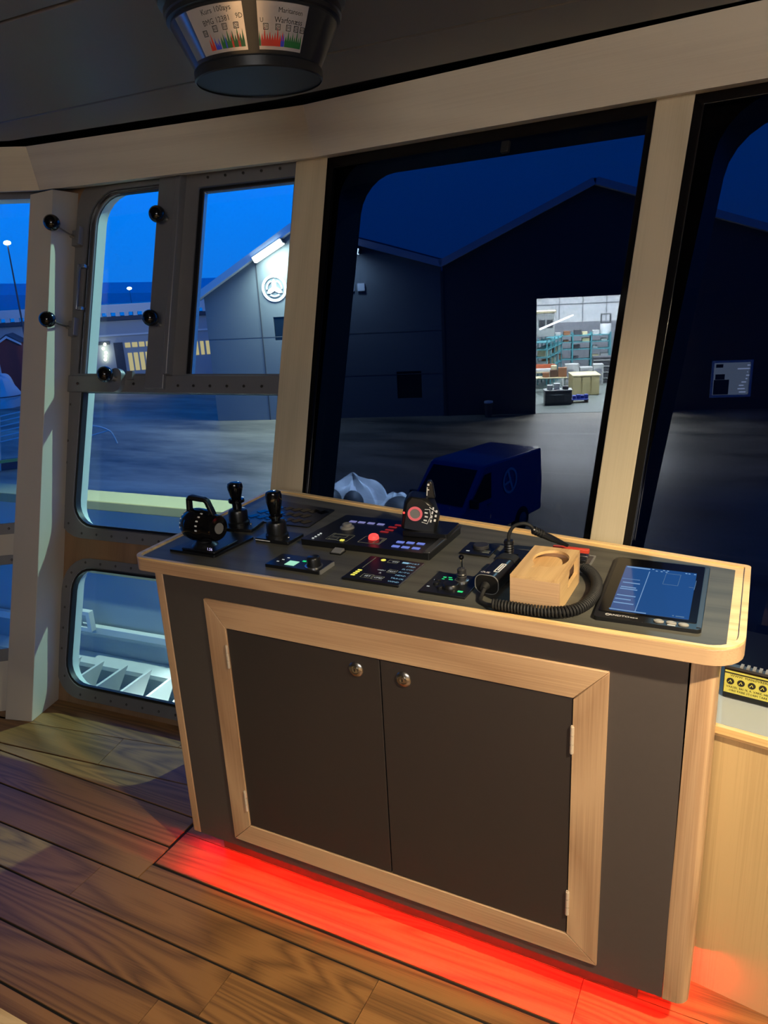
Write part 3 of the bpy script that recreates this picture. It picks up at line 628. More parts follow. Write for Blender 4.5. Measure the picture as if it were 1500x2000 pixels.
# alarm / display panel
dp = place('heading_panel', 'flat black panel of fine white and blue lettering next to the mint display panel', 'control panel', .303, .124)
obj('plate', MB().box(-.070, .070, -.071, .070, 0, .006), m_dev, dp, .001)
obj('bright_edge', MB().box(.0702, .0715, -.068, .066, .001, .006), m_bead, dp)
for i in range(4): key(dp, -.053+i*.0005, -.050+i*.010, .010, .006, m_yel, 'yellow_lamp', .006, .0006)
obj('yellow_lamp', MB().cyl((-.028, .054, .006), (-.028, .054, .0068), .006), m_yel, dp)
tx = []
def tT(x, y, z=.0064): return Matrix.Translation((x, y, z))
for s_, x, y, sz in (('+NFU', -.004, -.005, .008), ('TEST', .022, -.004, .009), ('SET', -.018, -.046, .010), ('CMD', .010, -.048, .010), ('A', .001, -.020, .009), ('DIM', .004, .052, .008)): tx.append(text_mb(s_, sz, T=tT(x, y), res=1))
obj('lettering', merge(*tx), m_wht, dp)
tx = []
for i, s_ in enumerate(('PORT', 'STBD', 'SLOW', 'AUTO', 'HEAD', 'TRACK', 'WIND')): tx.append(text_mb(s_, .010, T=tT(.052, .054-i*.0185), res=1))
tx.append(MB().box(.022, .038, .050, .058, .0062, .0066)); obj('blue_lettering', merge(*tx), m_cyan, dp)
obj('key_outline', merge(outline(-.032, -.006, -.056, -.036, .0008, .0061), outline(-.004, .022, -.058, -.038, .0008, .0061), outline(.012, .034, -.012, .006, .0008, .0061), outline(-.014, .012, .044, .060, .0008, .0061)), m_line, dp)
obj('scale_line', MB().box(-.0535, -.052, -.005, .062, .0061, .0065), m_line, dp)
# green mini panel with toggle stick
gp_ = place('steering_panel', 'small black panel with green lamps, dial and thin upright steering stick', 'control panel', .476, .104)
obj('plate', MB().box(-.051, .053, -.058, .055, 0, .005), m_dev, gp_, .001)
obj('dial', MB().lathe([(.020, .005), (.020, .007), (.0165, .013), (.015, .0135), (0.0001, .0125)], Matrix.Translation((.006, -.016, 0)), 32, False), m_dev, gp_)
st_ = obj('toggle', MB().lathe([(.013, .005), (.013, .008), (.0105, .009), (.0105, .014), (.0115, .016), (.0095, .018), (.0115, .021), (.0095, .024), (.010, .032), (.007, .035), (0.0001, .035)], Matrix.Translation((.016, .022, 0)), 28, False), m_devr, gp_)
obj('toggle_stem', MB().cyl((.016, .022, .03), (.016, .022, .058), .0022, n=10), m_chrome, st_); obj('toggle_tip', MB().ball((.016, .022, .060), .0058, 18), m_blackg, st_)
obj('toggle_ring', MB().lathe([(.0132, .0052), (.0155, .0052), (.0155, .0075), (.0132, .0082), (.0132, .0052)], Matrix.Translation((.016, .022, 0)), 32, False), m_bead, st_)
for x, y, w, h in ((-.026, .028, .007, .004), (-.014, .030, .008, .003), (-.009, .020, .009, .003), (-.026, .018, .006, .002)): key(gp_, x, y, w, h, m_grn, 'green_lamp', .005, .0006)
key(gp_, .034, -.034, .011, .007, m_grn, 'green_lamp', .005, .0006)
for x, y in ((-.033, .004), (-.030, -.012), (-.014, -.030)): obj('push_button', MB().lathe([(.007, .005), (.007, .008), (.0055, .0095), (0.0001, .0095)], Matrix.Translation((x, y, 0)), 18, False), m_dev, gp_)
key(gp_, -.040, .008, .006, .003, m_wht, 'tick', .005, .0005); key(gp_, -.041, -.030, .006, .003, m_wht, 'tick', .005, .0005)
# small round-knob panel
sk_ = place('volume_panel', 'small square black panel with flat round knob behind the steering stick panel', 'control panel', .460, .329)
obj('plate', MB().box(-.039, .038, -.039, .040, 0, .004), m_dev, sk_, .001)
obj('knob', MB().lathe([(.0195, .004), (.0195, .010), (.0175, .012), (0.0001, .0115)], Matrix.Translation((.0, .010, 0)), 32, False), m_devr, sk_)
key(sk_, -.022, -.022, .008, .004, m_wht, 'tick', .004, .0005); key(sk_, .022, -.020, .016, .004, m_line, 'print', .004, .0005); key(sk_, .022, -.010, .016, .003, m_line, 'print', .004, .0005)

# handset / radio microphone with coiled lead
hs = thing('handset', 'black cylindrical handset lying on its side with white print and a coiled lead', 'handset', (.566, .158, ZT+.024), R(87))
HX = Matrix.Identity(4)
hprof = rr(-.026, -.023, .026, .019, .017, 8)
obj('body', MB().ext(hprof, -.070, .030, 'x'), m_dev, hs, .004)
obj('rear_collar', MB().ext(rr(-.0275, -.0235, .0275, .0205, .018, 8), .031, .062, 'x'), m_blackm, hs, .003)
obj('edge_ring', MB().ext([rr(-.0265, -.0232, .0265, .0195, .0172, 8), rr(-.0252, -.022, .0252, .0182, .016, 8)], -.0715, -.0695, 'x'), m_grey, hs)
obj('print', merge(MB().ext([[(-.048, -.018), (.0, -.018), (.0, -.006), (-.048, -.006)], [(-.046, -.016), (-.002, -.016), (-.002, -.008), (-.046, -.008)]], .0192, .0200, 'z'), MB().box(-.038, -.006, -.0135, -.0105, .0192, .0200), text_mb('CUE', .011, T=Matrix.Translation((-.058, .008, .0198)) @ Matrix.Rotation(R(-90), 4, 'Z'))), m_white, hs)
obj('strain_relief', MB().cyl((-.071, .002, -.004), (-.086, .002, -.007), .0095, .0065), m_blackm, hs)
cd = []
P0 = [(.562, .073, .967), (.561, .056, .957), (.566, .040, .955), (.580, .030, .955), (.592, .022, .958), (.602, .019, .960)]
def catmull(P, n=10):
    P = [Vector(p) for p in P]; o = []
    for i in range(len(P)-1):
        p0, p1, p2, p3 = P[max(i-1, 0)], P[i], P[i+1], P[min(i+2, len(P)-1)]
        for k in range(n):
            t = k/n; o.append(.5*((2*p1)+(-p0+p2)*t+(2*p0-5*p1+4*p2-p3)*t*t+(-p0+3*p1-3*p2+p3)*t*t*t))
    o.append(P[-1]); return o
lead = MB().tube(catmull(P0), .0045, 10)
path = catmull([(.600, .0205, .9625), (.640, .0195, .9625), (.690, .020, .9625), (.738, .034, .9625), (.764, .070, .9625), (.773, .125, .9625), (.768, .185, .9625), (.750, .235, .9625), (.724, .270, .9625)], 24)
# helix along the path
Ls = [0]
for a, b2 in zip(path[:-1], path[1:]): Ls.append(Ls[-1]+(b2-a).length)
turns = 62; N_ = turns*11; hp_ = []
for i in range(N_+1):
    L_ = Ls[-1]*i/N_; k = max(j for j in range(len(Ls)) if Ls[j] <= L_+1e-9); k = min(k, len(path)-2)
    f_ = (L_-Ls[k])/max(1e-9, Ls[k+1]-Ls[k]); p = path[k].lerp(path[k+1], f_); t = (path[k+1]-path[k]).normalized(); sd = t.cross(Vector((0, 0, 1)))
    a = 2*math.pi*i/11; hp_.append(p+Vector((0, 0, 1))*math.cos(a)*.0094+sd*math.sin(a)*.0094)
lc = MB().tube(hp_, .0027, 6)
ld = obj('coiled_lead', merge(lead, lc, MB().tube(path, .0055, 8)), m_blackm, hs); ld.matrix_parent_inverse = (Matrix.Translation((.566, .158, ZT+.024)) @ Matrix.Rotation(R(87), 4, 'Z')).inverted()
# upright plug with looped cable
pg = place('cable_plug', 'black ribbed plug standing upright with its cable looping over to the wooden holder', 'plug', .543, .298)
pr = [(.017, 0), (.017, .004), (.0125, .006)]
for i in range(5): pr += [(.0118, .010+i*.006), (.0105, .013+i*.006)]
pr += [(.0118, .040), (.0105, .046), (0.0001, .047)]
obj('plug_body', MB().lathe(pr, None, 28, False), m_dev, pg); obj('lock_ring', MB().lathe([(.0172, .0005), (.0185, .0005), (.0185, .003), (.0172, .0045), (.0172, .0005)], None, 28, False), m_bead, pg)
obj('cable', MB().tube(catmull([(0, 0, .044), (.0, .001, .060), (.010, .006, .079), (.030, .012, .086), (.046, .018, .080), (.052, .022, .068)]), .0042, 10), m_blackm, pg)
obj('cable_sleeve', MB().tube([(.050, .021, .071), (.056, .024, .066), (.085, .048, .045), (.118, .078, .020)], [.0062, .0085, .0085, .004], 14), m_dev, pg)
for i in range(4):
    p = Vector((.052, .022, .069)).lerp(Vector((.072, .037, .055)), i/4); obj('sleeve_rib', MB().cyl(p, p+Vector((.0022, .0016, -.0014)), .0098, n=16), m_blackm, pg)
sock = place('socket_panel', 'black socket plate under the ribbed plug', 'socket', .560, .318)
obj('plate', MB().box(-.046, -.034, -.035, .035, 0, .005).box(.0, .065, -.035, .035, 0, .005).box(-.034, .0, .002, .035, 0, .005).box(-.034, .0, -.035, -.040, 0, .005), m_dev, sock)
obj('cable_tail', MB().tube([(.020, .030, .006), (.060, .028, .006), (.095, .022, .006)], .0035, 8), m_grey, sock)
# oak holder box
bx = thing('wooden_holder', 'light oak cup holder block with a round recess beside the coiled lead', 'holder', (.6765, .126, ZT))
L0, L1, D0, D1, HH = -.0485, .0485, -.088, .088, .073
lobby = [(L0, D0), (L1, D0), (L1, D1), (L0, D1)]
hole = []
for i in range(40):
    a = R(205+i*(330/39)); hole.append((.006+.0335*math.cos(a), .030+.046*math.sin(a)))
hole += [(-.012, -.020), (-.024, -.018)]
hole = [(.004+.036*math.cos(2*math.pi*i/40), .022+.048*math.sin(2*math.pi*i/40)) for i in range(40)]
i_ = [i for i, p in enumerate(hole) if p[0] < -.008 and p[1] < -.008]
hole = hole[:i_[0]]+[(-.018, -.020), (-.021, -.037), (-.010, -.037), (-.006, -.024)]+hole[i_[-1]+1:]
# insert the thumb notch
k_ = min(range(len(hole)), key=lambda i: (hole[i][0]+.012)**2+(hole[i][1]+.02)**2)
obj('top_board', MB().ext([lobby, hole], HH-.006, HH), m_oak_y, bx, .0008)
obj('bottom_board', MB().box(L0+.0102, L1-.0082, D0+.0102, D1-.0102, 0, .010), m_oak_y, bx)
obj('side_board', MB().box(L0, L0+.010, D0+.0102, D1-.0102, 0, HH-.0062), m_oak_y, bx)
obj('side_board', MB().ext([[(D0+.0102, 0), (D1-.0102, 0), (D1-.0102, HH-.0062), (D0+.0102, HH-.0062)], [(D0+.070, .028), (D1-.018, .028), (D1-.018, HH-.009), (D0+.085, HH-.009)]], L1-.008, L1, 'x'), m_oak_y, bx)
obj('front_board', MB().box(L0, L1, D0, D0+.010, 0, HH-.0062), m_oak, bx)
obj('back_board', MB().box(L0, L1, D1-.010, D1, 0, HH-.0062), m_oak, bx)
obj('recess_floor', MB().box(L0+.0101, L1-.0085, D0+.03, D1-.011, HH-.026, HH-.0175), m_oak_y, bx)
# red tag, connector frame
rt = thing('red_tag', 'thin red plate behind the wooden holder', 'plate', (.668, .392, ZT)); obj('plate', MB().box(-.045, .040, -.006, .006, 0, .010), mat('red_paint', S(205, 70, 50), .45), rt, .001)
cf = place('connector_panel', 'grey framed connector panel right of the wooden holder', 'control panel', .700, .318)
obj('plate', MB().box(-.052, .026, -.048, .052, 0, .003), m_lam, cf); obj('frame', MB().ext([[(-.054, -.050), (.028, -.050), (.028, .054), (-.054, .054)], [(-.051, -.047), (.025, -.047), (.025, .051), (-.051, .051)]], 0, .0045), m_grey, cf)
for y in (.030, .004): obj('connector', MB().box(-.012, .016, y-.009, y+.009, .003, .012), m_steel if y > .02 else m_dev, cf, .001); obj('connector_slot', MB().box(-.006, .010, y-.004, y+.004, .0121, .0126), m_blackm, cf)
# tablet
tb = thing('display_unit', 'black framed flush touch screen showing a blue page with three grey buttons below', 'display', (.8795, .209, ZT), 0)
TP = [(-.0905, -.165), (.100, -.158), (.092, .163), (-.106, .162)]
obj('housing', MB().ext(round_poly(TP, (.008, .010, .010, .012)), 0, .008), m_dev, tb, .002)
obj('side_bevel', MB().ext([(.091, -.150), (.0985, -.150), (.0905, .150), (.0835, .150)], .0085, .0092), m_devr, tb)
obj('bezel', MB().ext(round_poly([(-.086, -.138), (.090, -.133), (.082, .156), (-.099, .156)], .004), .0082, .0092), m_blackg, tb)
m_scr = mat('screen_glass', (.004, .008, .02, 1), .08, emit=S(32, 84, 150), es=.7)
obj('screen', MB().ext([(-.066, -.130), (.0755, -.124), (.069, .112), (-.075, .110)], .0093, .0097), m_scr, tb)
sc2 = MB(); Z1 = .00975
def sb(x0, x1, y0, y1): sc2.box(x0, x1, y0, y1, Z1, Z1+.0003)
sc2.ext([(-.0175-.0035, -.124), (-.0195, -.124), (-.0225, .090), (-.0240, .090)], Z1, Z1+.0003)
sb(-.072, -.024, .101, .107); sb(-.068, .0, -.126, -.1225)
for y, w in ((.012, .034), (-.012, .030), (-.022, .034), (-.056, .036), (-.075, .030), (-.094, .038)): sb(-.066, -.066+w, y, y+.0045)
sb(-.071, -.035, .034, .0352)
for x, y in ((-.018, .106), (-.010, .098), (.0, .098), (.010, .098), (.004, .106), (.012, .106), (.049, .104), (.055, .104), (.066, .104)): sb(x-.002, x+.002, y-.0018, y+.0018)
obj('screen_lines', sc2, emis('screen_text', S(130, 175, 225), .7), tb)
sc2 = MB(); sb(.052, .067, -.119, -.115); sb(.046, .049, -.119, -.115); sc2.add(outline(.010, .040, .030, .092, .001, Z1).v, outline(.010, .040, .030, .092, .001, Z1).f)
sb(.061, .070, .030, .0312); sb(.071, .0722, .02, .07)
obj('screen_lines', sc2, emis('screen_text_dim', S(80, 125, 180), .5), tb)
for x in (.026, .048, .069): obj('button', MB().lathe([(.0092, .008), (.0092, .0105), (.0075, .0115), (0.0001, .0115)], Matrix.Translation((x, -.148, 0)) @ Matrix.Scale(.62, 4, (0, 1, 0)), 24, False), mat('button_grey', S(140, 138, 132), .4), tb)
obj('button_mark', MB().box(.042, .056, -.1572, -.1548, .0082, .0086), m_white, tb)
obj('lettering', merge(MB().lathe([(.0030, .0081), (.0042, .0081), (.0042, .0085), (.0030, .0085)], Matrix.Translation((-.066, -.149, 0)), 16, False), text_mb('ANDTO', .0105, T=Matrix.Translation((-.045, -.149, .0086)) @ Matrix.Rotation(R(1), 4, 'Z')), text_mb('navi', .0085, T=Matrix.Translation((-.018, -.149, .0086)))), m_white, tb)
# ------------------------------------------------------------------ ceiling compass unit
dm = thing('ceiling_compass', 'black conical ceiling unit with two printed silver label bands', 'compass', (.053, .166, 1.987))
def rz_(z): return .128+(z-.020)*.52   # cone radius of the label band
m_domeb = mat('dome_black', S(28, 30, 32), .28)
m_lens = mat('dome_bottom_glass', S(24, 36, 46), .5)
obj('housing', MB().lathe([(.1275, .0), (.1305, .002), (.1305, .018), (.128, .020), (.1275, .022), (.1665, .098), (.1665, .102), (.1735, .104), (.1735, .112), (.177, .114), (.177, .126), (.170, .130), (.186, .136), (.190, .150), (.190, .163)], None, 72, False), m_domeb, dm, smooth=25)
obj('bottom_glass', MB().lathe([(0.0001, .003), (.1275, .003), (.1275, .005), (0.0001, .005)], None, 72, False), m_lens, dm)
obj('clip', MB().box(-.152, -.145, -.006, .006, .060, .075), mat('brass_clip', S(220, 190, 90), .3, .9), dm)
def wrap(mb, a0, off=.0):
    r = MB(); vs = []
    for x, y, z in mb.v:
        zz = .026+y; rad = .1275+(zz-.022)*(.039/.076)+.0008+off+z; a = a0+x/.148; vs.append((rad*math.cos(a), rad*math.sin(a), zz))
    r.add(vs, mb.f); return r
def sheet(x0, x1, y0, y1, n=24):
    b = MB(); vs = []; fs = []
    for i in range(n+1):
        x_ = x0+(x1-x0)*i/n; vs += [(x_, y0, 0), (x_, y1, 0)]
    for i in range(n): fs.append((2*i, 2*i+2, 2*i+3, 2*i+1))
    return b.add(vs, fs)
m_label = mat('label_film', S(196, 190, 186), .22, .55)
m_foil = mat('silver_foil', S(170, 172, 172), .18, .9)
m_ink = mat('black_ink', S(20, 18, 18), .5); m_ir = mat('red_ink', S(170, 48, 36), .4); m_ig = mat('green_ink', S(30, 92, 48), .4); m_ib = mat('blue_ink', S(50, 60, 170), .4)
def lettering_at(s_, x, y, sz, rot=0): return text_mb(s_, sz, T=Matrix.Translation((x, y, 0)) @ Matrix.Rotation(R(rot), 4, 'Z'), res=2)
def label_band(a0, x0, x1, foil, words, boxes, spikes):
    lb = obj('label_band', wrap(sheet(x0, x1, .001, .070), a0, .0004), m_label, dm)
    if foil: obj('foil_strip', wrap(sheet(foil[0], foil[1], .001, .070), a0, .0004), m_foil, lb)
    t = [lettering_at(*w) for w in words]
    for (x, y) in boxes:
        t.append(outline(x-.0048, x+.0048, y-.0045, y+.0045, .0008, 0)); t.append(text_mb(random.choice(['20', '60', '30', '50']), .0075, T=Matrix.Translation((x, y, 0)), res=1))
    obj('lettering', wrap(merge(*t), a0, .0010), m_ink, lb)
    for mt_, pr in spikes:
        b = MB()
        for (sx0, sx1, base, tips) in pr:
            b.add(sheet(sx0, sx1, .006, base, 8).v, sheet(0, 1, 0, 1, 8).f)
            n = len(tips); w = (sx1-sx0)/n
            for i, h in enumerate(tips): b.add([(sx0+i*w, base, 0), (sx0+(i+1)*w, base, 0), (sx0+(i+.5)*w, base+h, 0)], [(0, 1, 2)])
        obj('ink_scale', wrap(b, a0, .0008), mt_, lb)
aC = math.atan2(-1.276-.166, 1.0445-.053)   # facing the helm
label_band(aC, -.125, -.018, (-.165, -.125), [('Kurs 100ays', -.066, .062, .0115, 2), ('BMG 12381', -.070, .047, .0115, 3), ('9D', -.026, .050, .0105)], [(-.100, .032), (-.076, .036), (-.056, .037), (-.034, .037)],
    [(m_ig, [(-.072, -.022, .0145, [.010, .014, .008, .020, .009, .016, .010, .022, .012, .018])]), (m_ir, [(-.100, -.088, .011, [.012, .02]), (-.049, -.045, .0147, [.014]), (-.036, -.031, .0147, [.012])]), (m_ib, [(-.087, -.074, .011, [.014, .006, .012]), (-.063, -.060, .0147, [.012])])])
label_band(aC, .006, .100, None, [('Maritansen', .066, .058, .0105, -1), ('Warfonæss', .064, .044, .0120, 0), ('U', .013, .043, .0095)], [(.020, .034), (.043, .034), (.064, .034), (.080, .034), (.094, .034)],
    [(m_ir, [(.010, .056, .0145, [.010, .020, .010, .013, .009, .012, .020, .010, .014])]), (m_ib, [(.050, .058, .014, [.010, .012])]), (m_ig, [(.0585, .097, .0145, [.008, .016, .010, .014, .009, .020, .009, .013]), (.006, .0095, .0145, [.014])])])

# ------------------------------------------------------------------ warning box on the ledge
WBX = Matrix.Translation((1.019, .303, .6905)) @ Matrix.Rotation(R(-9), 4, 'Z')
wb = thing('black_cover_box', 'long low black box with yellow warning sticker standing on the grey ledge', 'box', M=WBX)
obj('body', MB().box(0, 1.6, 0, .20, .0005, .072), m_blackg, wb, .002)
obj('ribbed_strip', MB().box(0, 1.6, -.004, .010, .0725, .078), m_devr, wb)
b = MB()
for i in range(60): b.box(.03+i*.012, .036+i*.012, -.003, .012, .078, .0815)
obj('ribs', b, m_grey, wb, kind='stuff')
obj('sticker', MB().box(.002, .44, -.0012, -.0002, .014, .066), mat('yellow_sticker', S(190, 184, 84), .55), wb)
b = MB().box(.002, .44, -.0018, -.0012, .0600, .0625)
vt = lambda x, z: Matrix.Translation((x, -.0016, z)) @ Matrix.Rotation(R(90), 4, 'X')
tl = [b, text_mb('WWW. MANØVRERINGSPANEL ABA', .0080, T=vt(.078, .0555), res=1), text_mb('VARSEL BRUK A. VARE, HELT 3 TRYKK', .0070, T=vt(.066, .0285), res=1), text_mb('OBS! FARE STORM TARE', .0070, T=vt(.050, .0205), res=1)]
obj('lettering', merge(*tl), m_ink, wb)
for i in range(7):
    ic = MB().ext([circ(.014+i*.021, .042, .0075, 20)], -.0020, -.0014, 'y'); o = obj('pictogram', ic, m_ink, wb)
    obj('pictogram_mark', MB().tube([(.010+i*.021, -.0022, .039), (.014+i*.021, -.0022, .045), (.016+i*.021, -.0022, .040)], .0007, 6), mat('yellow_mark', S(214, 208, 84), .5), o)

# ------------------------------------------------------------------ outside: the ship's own deck edge
e4v = Vector((math.cos(R(4)), math.sin(R(4)), 0)); n4v = Vector((-math.sin(R(4)), math.cos(R(4)), 0))
MBW = Matrix((e4v, n4v, Vector((0, 0, 1)))).transposed().to_4x4(); MBW.translation = Vector((-1.155, .521, 0))+n4v*1.42
bw = struct('bulwark', 'ship side plating with cream cap rail and white frames outside the low window', 'hull', M=MBW)
obj('side_plate', MB().box(-6, .46, 0, .02, -1.6, .365), m_hulldk, bw)
obj('cap_rail', MB().box(-6, .46, -.10, .10, .345, .405), m_cap, bw, .006)
obj('lower_band', MB().box(-6, 2.2, -.05, -.001, -.10, -.06), m_cap, bw)
obj('mid_rail', MB().box(-6, 2.2, -.06, -.02, -.532, -.482), m_hull, bw, .004)
obj('deck_shelf', MB().box(-6, 2.2, -.001, -1.35, -1.0, -.96), m_hull, bw)
obj('ledge', MB().box(-6, 2.2, -.001, -.14, -.74, -.71), m_hull, bw)
rib = MB().ext([(-.15, -.66), (-.62, -.66), (-.86, -.955), (-.42, -.955)], -.009, .009, 'x').mesh('rib', m_hull)
for i in range(16):
    o = bpy.data.objects.new('rib', rib); COL.objects.link(o); o.parent = bw; o.location = (-2.5+i*.19, 0, 0)
obj('rail_bracket', MB().ext([rr(-1.60, -.50, -1.47, -.36, .004), rr(-1.575, -.475, -1.50, -.385, .002)], -.10, -.061, 'y'), m_hull, bw)
# mooring cover outside the dark window
# ------------------------------------------------------------------ outside world
G = -4.9
m_ground = mat('wet_asphalt', S(96, 98, 100), .5)
t_ = m_ground.node_tree; N_2 = t_.nodes.new; L_2 = t_.links.new; b_ = t_.nodes['Principled BSDF']
tc_ = N_2('ShaderNodeTexCoord'); mp_2 = N_2('ShaderNodeMapping'); mp_2.inputs['Scale'].default_value = (.10, .34, 1); mp_2.inputs['Rotation'].default_value = (0, 0, R(-35)); n_a = N_2('ShaderNodeTexNoise'); n_a.inputs['Scale'].default_value = 1.6; n_a.inputs['Detail'].default_value = 9; n_a.inputs['Roughness'].default_value = .62
rp_ = N_2('ShaderNodeValToRGB'); L_2(tc_.outputs['Object'], mp_2.inputs[0]); L_2(mp_2.outputs[0], n_a.inputs['Vector']); L_2(n_a.outputs['Fac'], rp_.inputs[0]); L_2(rp_.outputs[0], b_.inputs['Base Color'])
rp_.color_ramp.elements[0].position = .34; rp_.color_ramp.elements[0].color = S(50, 52, 54); rp_.color_ramp.elements[1].position = .68; rp_.color_ramp.elements[1].color = S(158, 150, 132)
struct('quay_ground', 'wide dark asphalt yard of the quay', 'ground', MB().box(-75, 60, 3.0, 130, G-.4, G), m_ground)
struct('harbour_water', 'blue harbour water beyond the quay', 'water', MB().box(-900, 300, 40, 900, G-1.2, G-.8), mat('harbour_water', S(110, 185, 180), .2))
b = MB(); prev = None; random.seed(3)
hp_l = []
for i in range(41):
    a = R(98+i*3.2); d = 620+30*math.sin(i*.7); hp_l.append((math.cos(a)*d, math.sin(a)*d, 3+3.5*math.sin(i*.45)+2*random.random()))
for (p, q) in zip(hp_l[:-1], hp_l[1:]):
    k = 1.12
    b.hexa([(p[0], p[1], -6), (q[0], q[1], -6), (q[0]*k, q[1]*k, -6), (p[0]*k, p[1]*k, -6), (p[0], p[1], p[2]), (q[0], q[1], q[2]), (q[0]*k, q[1]*k, q[2]+9), (p[0]*k, p[1]*k, p[2]+9)])
struct('far_shore', 'low dark blue shoreline on the horizon', 'hills', b, mat('far_hills', S(84, 176, 205), .9))

# warehouse: local frame x along front, y into the building, z up from the yard
WHM = Matrix.Translation((-12.77, 32.06, G)) @ Matrix.Rotation(R(18), 4, 'Z')
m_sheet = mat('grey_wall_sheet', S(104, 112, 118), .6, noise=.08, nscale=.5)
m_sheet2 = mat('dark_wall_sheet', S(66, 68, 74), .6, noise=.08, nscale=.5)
m_trimg = mat('light_roof_edge', S(205, 214, 222), .5)
m_roofs = mat('roof_sheet', S(56, 60, 66), .6)
h = lambda z: z+4.9
wh = thing('warehouse', 'twin gabled grey warehouse with an open lit door and a round wall emblem', 'building', M=WHM)
g1 = [(-11.6, 0), (-.03, 0), (-.03, h(1.98)), (-6.7, h(4.0)), (-11.6, h(1.2))]
g2 = [(.03, 0), (17.5, 0), (17.5, h(1.5)), (6.7, h(5.0)), (.03, h(1.98))]
door = [(4.3, 0.002), (9.9, 0.002), (9.9, 5.28), (4.3, 5.28)]
lit = [(12.2, .66), (13.75, .66), (13.75, 2.12), (12.2, 2.12)]
sw_ = [(-8.2, 3.9), (-7.3, 3.9), (-7.3, 5.0), (-8.2, 5.0)]; sw2 = [(-2.3, .9), (-1.1, .9), (-1.1, 2.2), (-2.3, 2.2)]
obj('front_wall', MB().ext([g1, sw_, sw2], 0, .25, 'y'), m_sheet, wh)
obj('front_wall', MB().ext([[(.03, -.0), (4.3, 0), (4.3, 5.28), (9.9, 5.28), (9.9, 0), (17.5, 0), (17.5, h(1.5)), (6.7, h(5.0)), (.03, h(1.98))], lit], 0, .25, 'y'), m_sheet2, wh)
m_jnt = mat('joint_grey', S(82, 88, 94), .6)
for z in (2.05, 4.05): obj('joint_strip', MB().box(-11.6, 4.28, -.012, -.001, z, z+.03), m_jnt, wh)
obj('joint_strip', MB().box(-8.85, -8.80, -.03, -.001, 0, h(2.7)), m_sheet2, wh)
obj('joint_strip', MB().box(-.06, .06, -.03, -.001, 0, h(1.8)), m_sheet2, wh)
def bar(p, q, t=.30, y0=-.45, y1=.2):
    p = Vector(p); q = Vector(q); d = (q-p).normalized(); n_ = Vector((-d.y, d.x))*t
    return MB().ext([tuple(p), tuple(q), tuple(q+n_), tuple(p+n_)], y0, y1, 'y')
for p, q in (((-11.9, h(1.0)), (-6.7, h(4.0))), ((-6.7, h(4.0)), (0, h(1.98))), ((0, h(1.98)), (6.7, h(5.0))), ((6.7, h(5.0)), (17.8, h(1.4)))): obj('roof_edge', bar(p, q), m_trimg, wh)
for p, q in (((-11.9, h(1.25)), (-6.7, h(4.25))), ((-6.7, h(4.25)), (0, h(2.2))), ((0, h(2.2)), (6.7, h(5.25))), ((6.7, h(5.25)), (17.8, h(1.6)))): obj('roof', bar(p, q, .08, .21, 26), m_roofs, wh)
obj('side_wall', MB().box(-11.6, -11.4, .26, 26, 0, h(1.15)), m_sheet, wh)
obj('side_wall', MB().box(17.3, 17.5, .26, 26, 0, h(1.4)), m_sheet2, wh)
m_inw = mat('hall_white_wall', S(205, 210, 212), .6); m_ing = mat('hall_grey_wall', S(128, 132, 140), .6); m_infl = mat('hall_floor_paint', S(120, 130, 126), .4, noise=.1, nscale=.6)
obj('hall_floor', MB().box(2.5, 15, -.0, 17, -.02, .012), m_infl, wh)
obj('hall_back_wall', MB().box(2.5, 15, 16, 16.2, 3.15, 8.2), m_inw, wh); obj('hall_back_wall', MB().box(2.5, 15, 15.98, 16.2, 0.02, 3.145), m_ing, wh)
obj('hall_side_wall', MB().box(2.4, 2.5, .26, 16, 0.02, 7), m_inw, wh); obj('hall_side_wall', MB().box(15, 15.1, .26, 16, 0.02, 7), m_inw, wh)
obj('hall_ceiling', MB().box(2.4, 15.1, .26, 16.2, 7.0, 7.1), m_ing, wh)
for x in (4.9, 6.4, 7.9, 9.4, 10.9): obj('panel_joint', MB().box(x, x+.04, 15.94, 15.99, 3.2, 7.0), m_ing, wh)
for z in (4.3, 5.0): obj('panel_joint', MB().box(2.6, 14.9, 15.93, 15.97, z, z+.04), m_ing, wh)
obj('door_rail', MB().box(4.2, 10.1, -.10, -.002, 5.28, 5.44), m_sheet2, wh); obj('door_jamb', MB().box(4.16, 4.298, -.06, .26, 0, 5.28), m_sheet2, wh)
obj('window_frame', MB().ext([[(12.1, .56), (13.85, .56), (13.85, 2.22), (12.1, 2.22)], lit], -.05, .0, 'y'), m_trimg, wh)
pn = obj('window_pane', MB().box(12.2, 13.75, .05, .07, .66, 2.12), emis('lit_pane', S(160, 168, 170), 2.4), wh)
obj('pane_clutter', MB().box(12.25, 12.9, .02, .045, .68, 1.35).box(12.3, 12.6, .02, .045, 1.9, 2.05).box(12.3, 12.7, .02, .045, 1.36, 1.6), m_sheet2, pn)
for i in range(9): obj('window_light', MB().box(13.15+random.random()*.5, 13.25+random.random()*.4+.15, .02, .045, .75+i*.15, .80+i*.15), emis('white_glint', (.9, .95, 1, 1), 3), pn)
for q in (sw_, sw2): obj('window_pane', MB().ext(q, .06, .08, 'y'), mat('dark_pane', S(20, 30, 40), .2), wh)
obj('junction_box', MB().box(-3.95, -3.6, -.15, -.001, 6.0, 6.35).box(-4.4, -4.1, -.12, -.001, 6.0, 6.3), m_trimg, wh, .02)
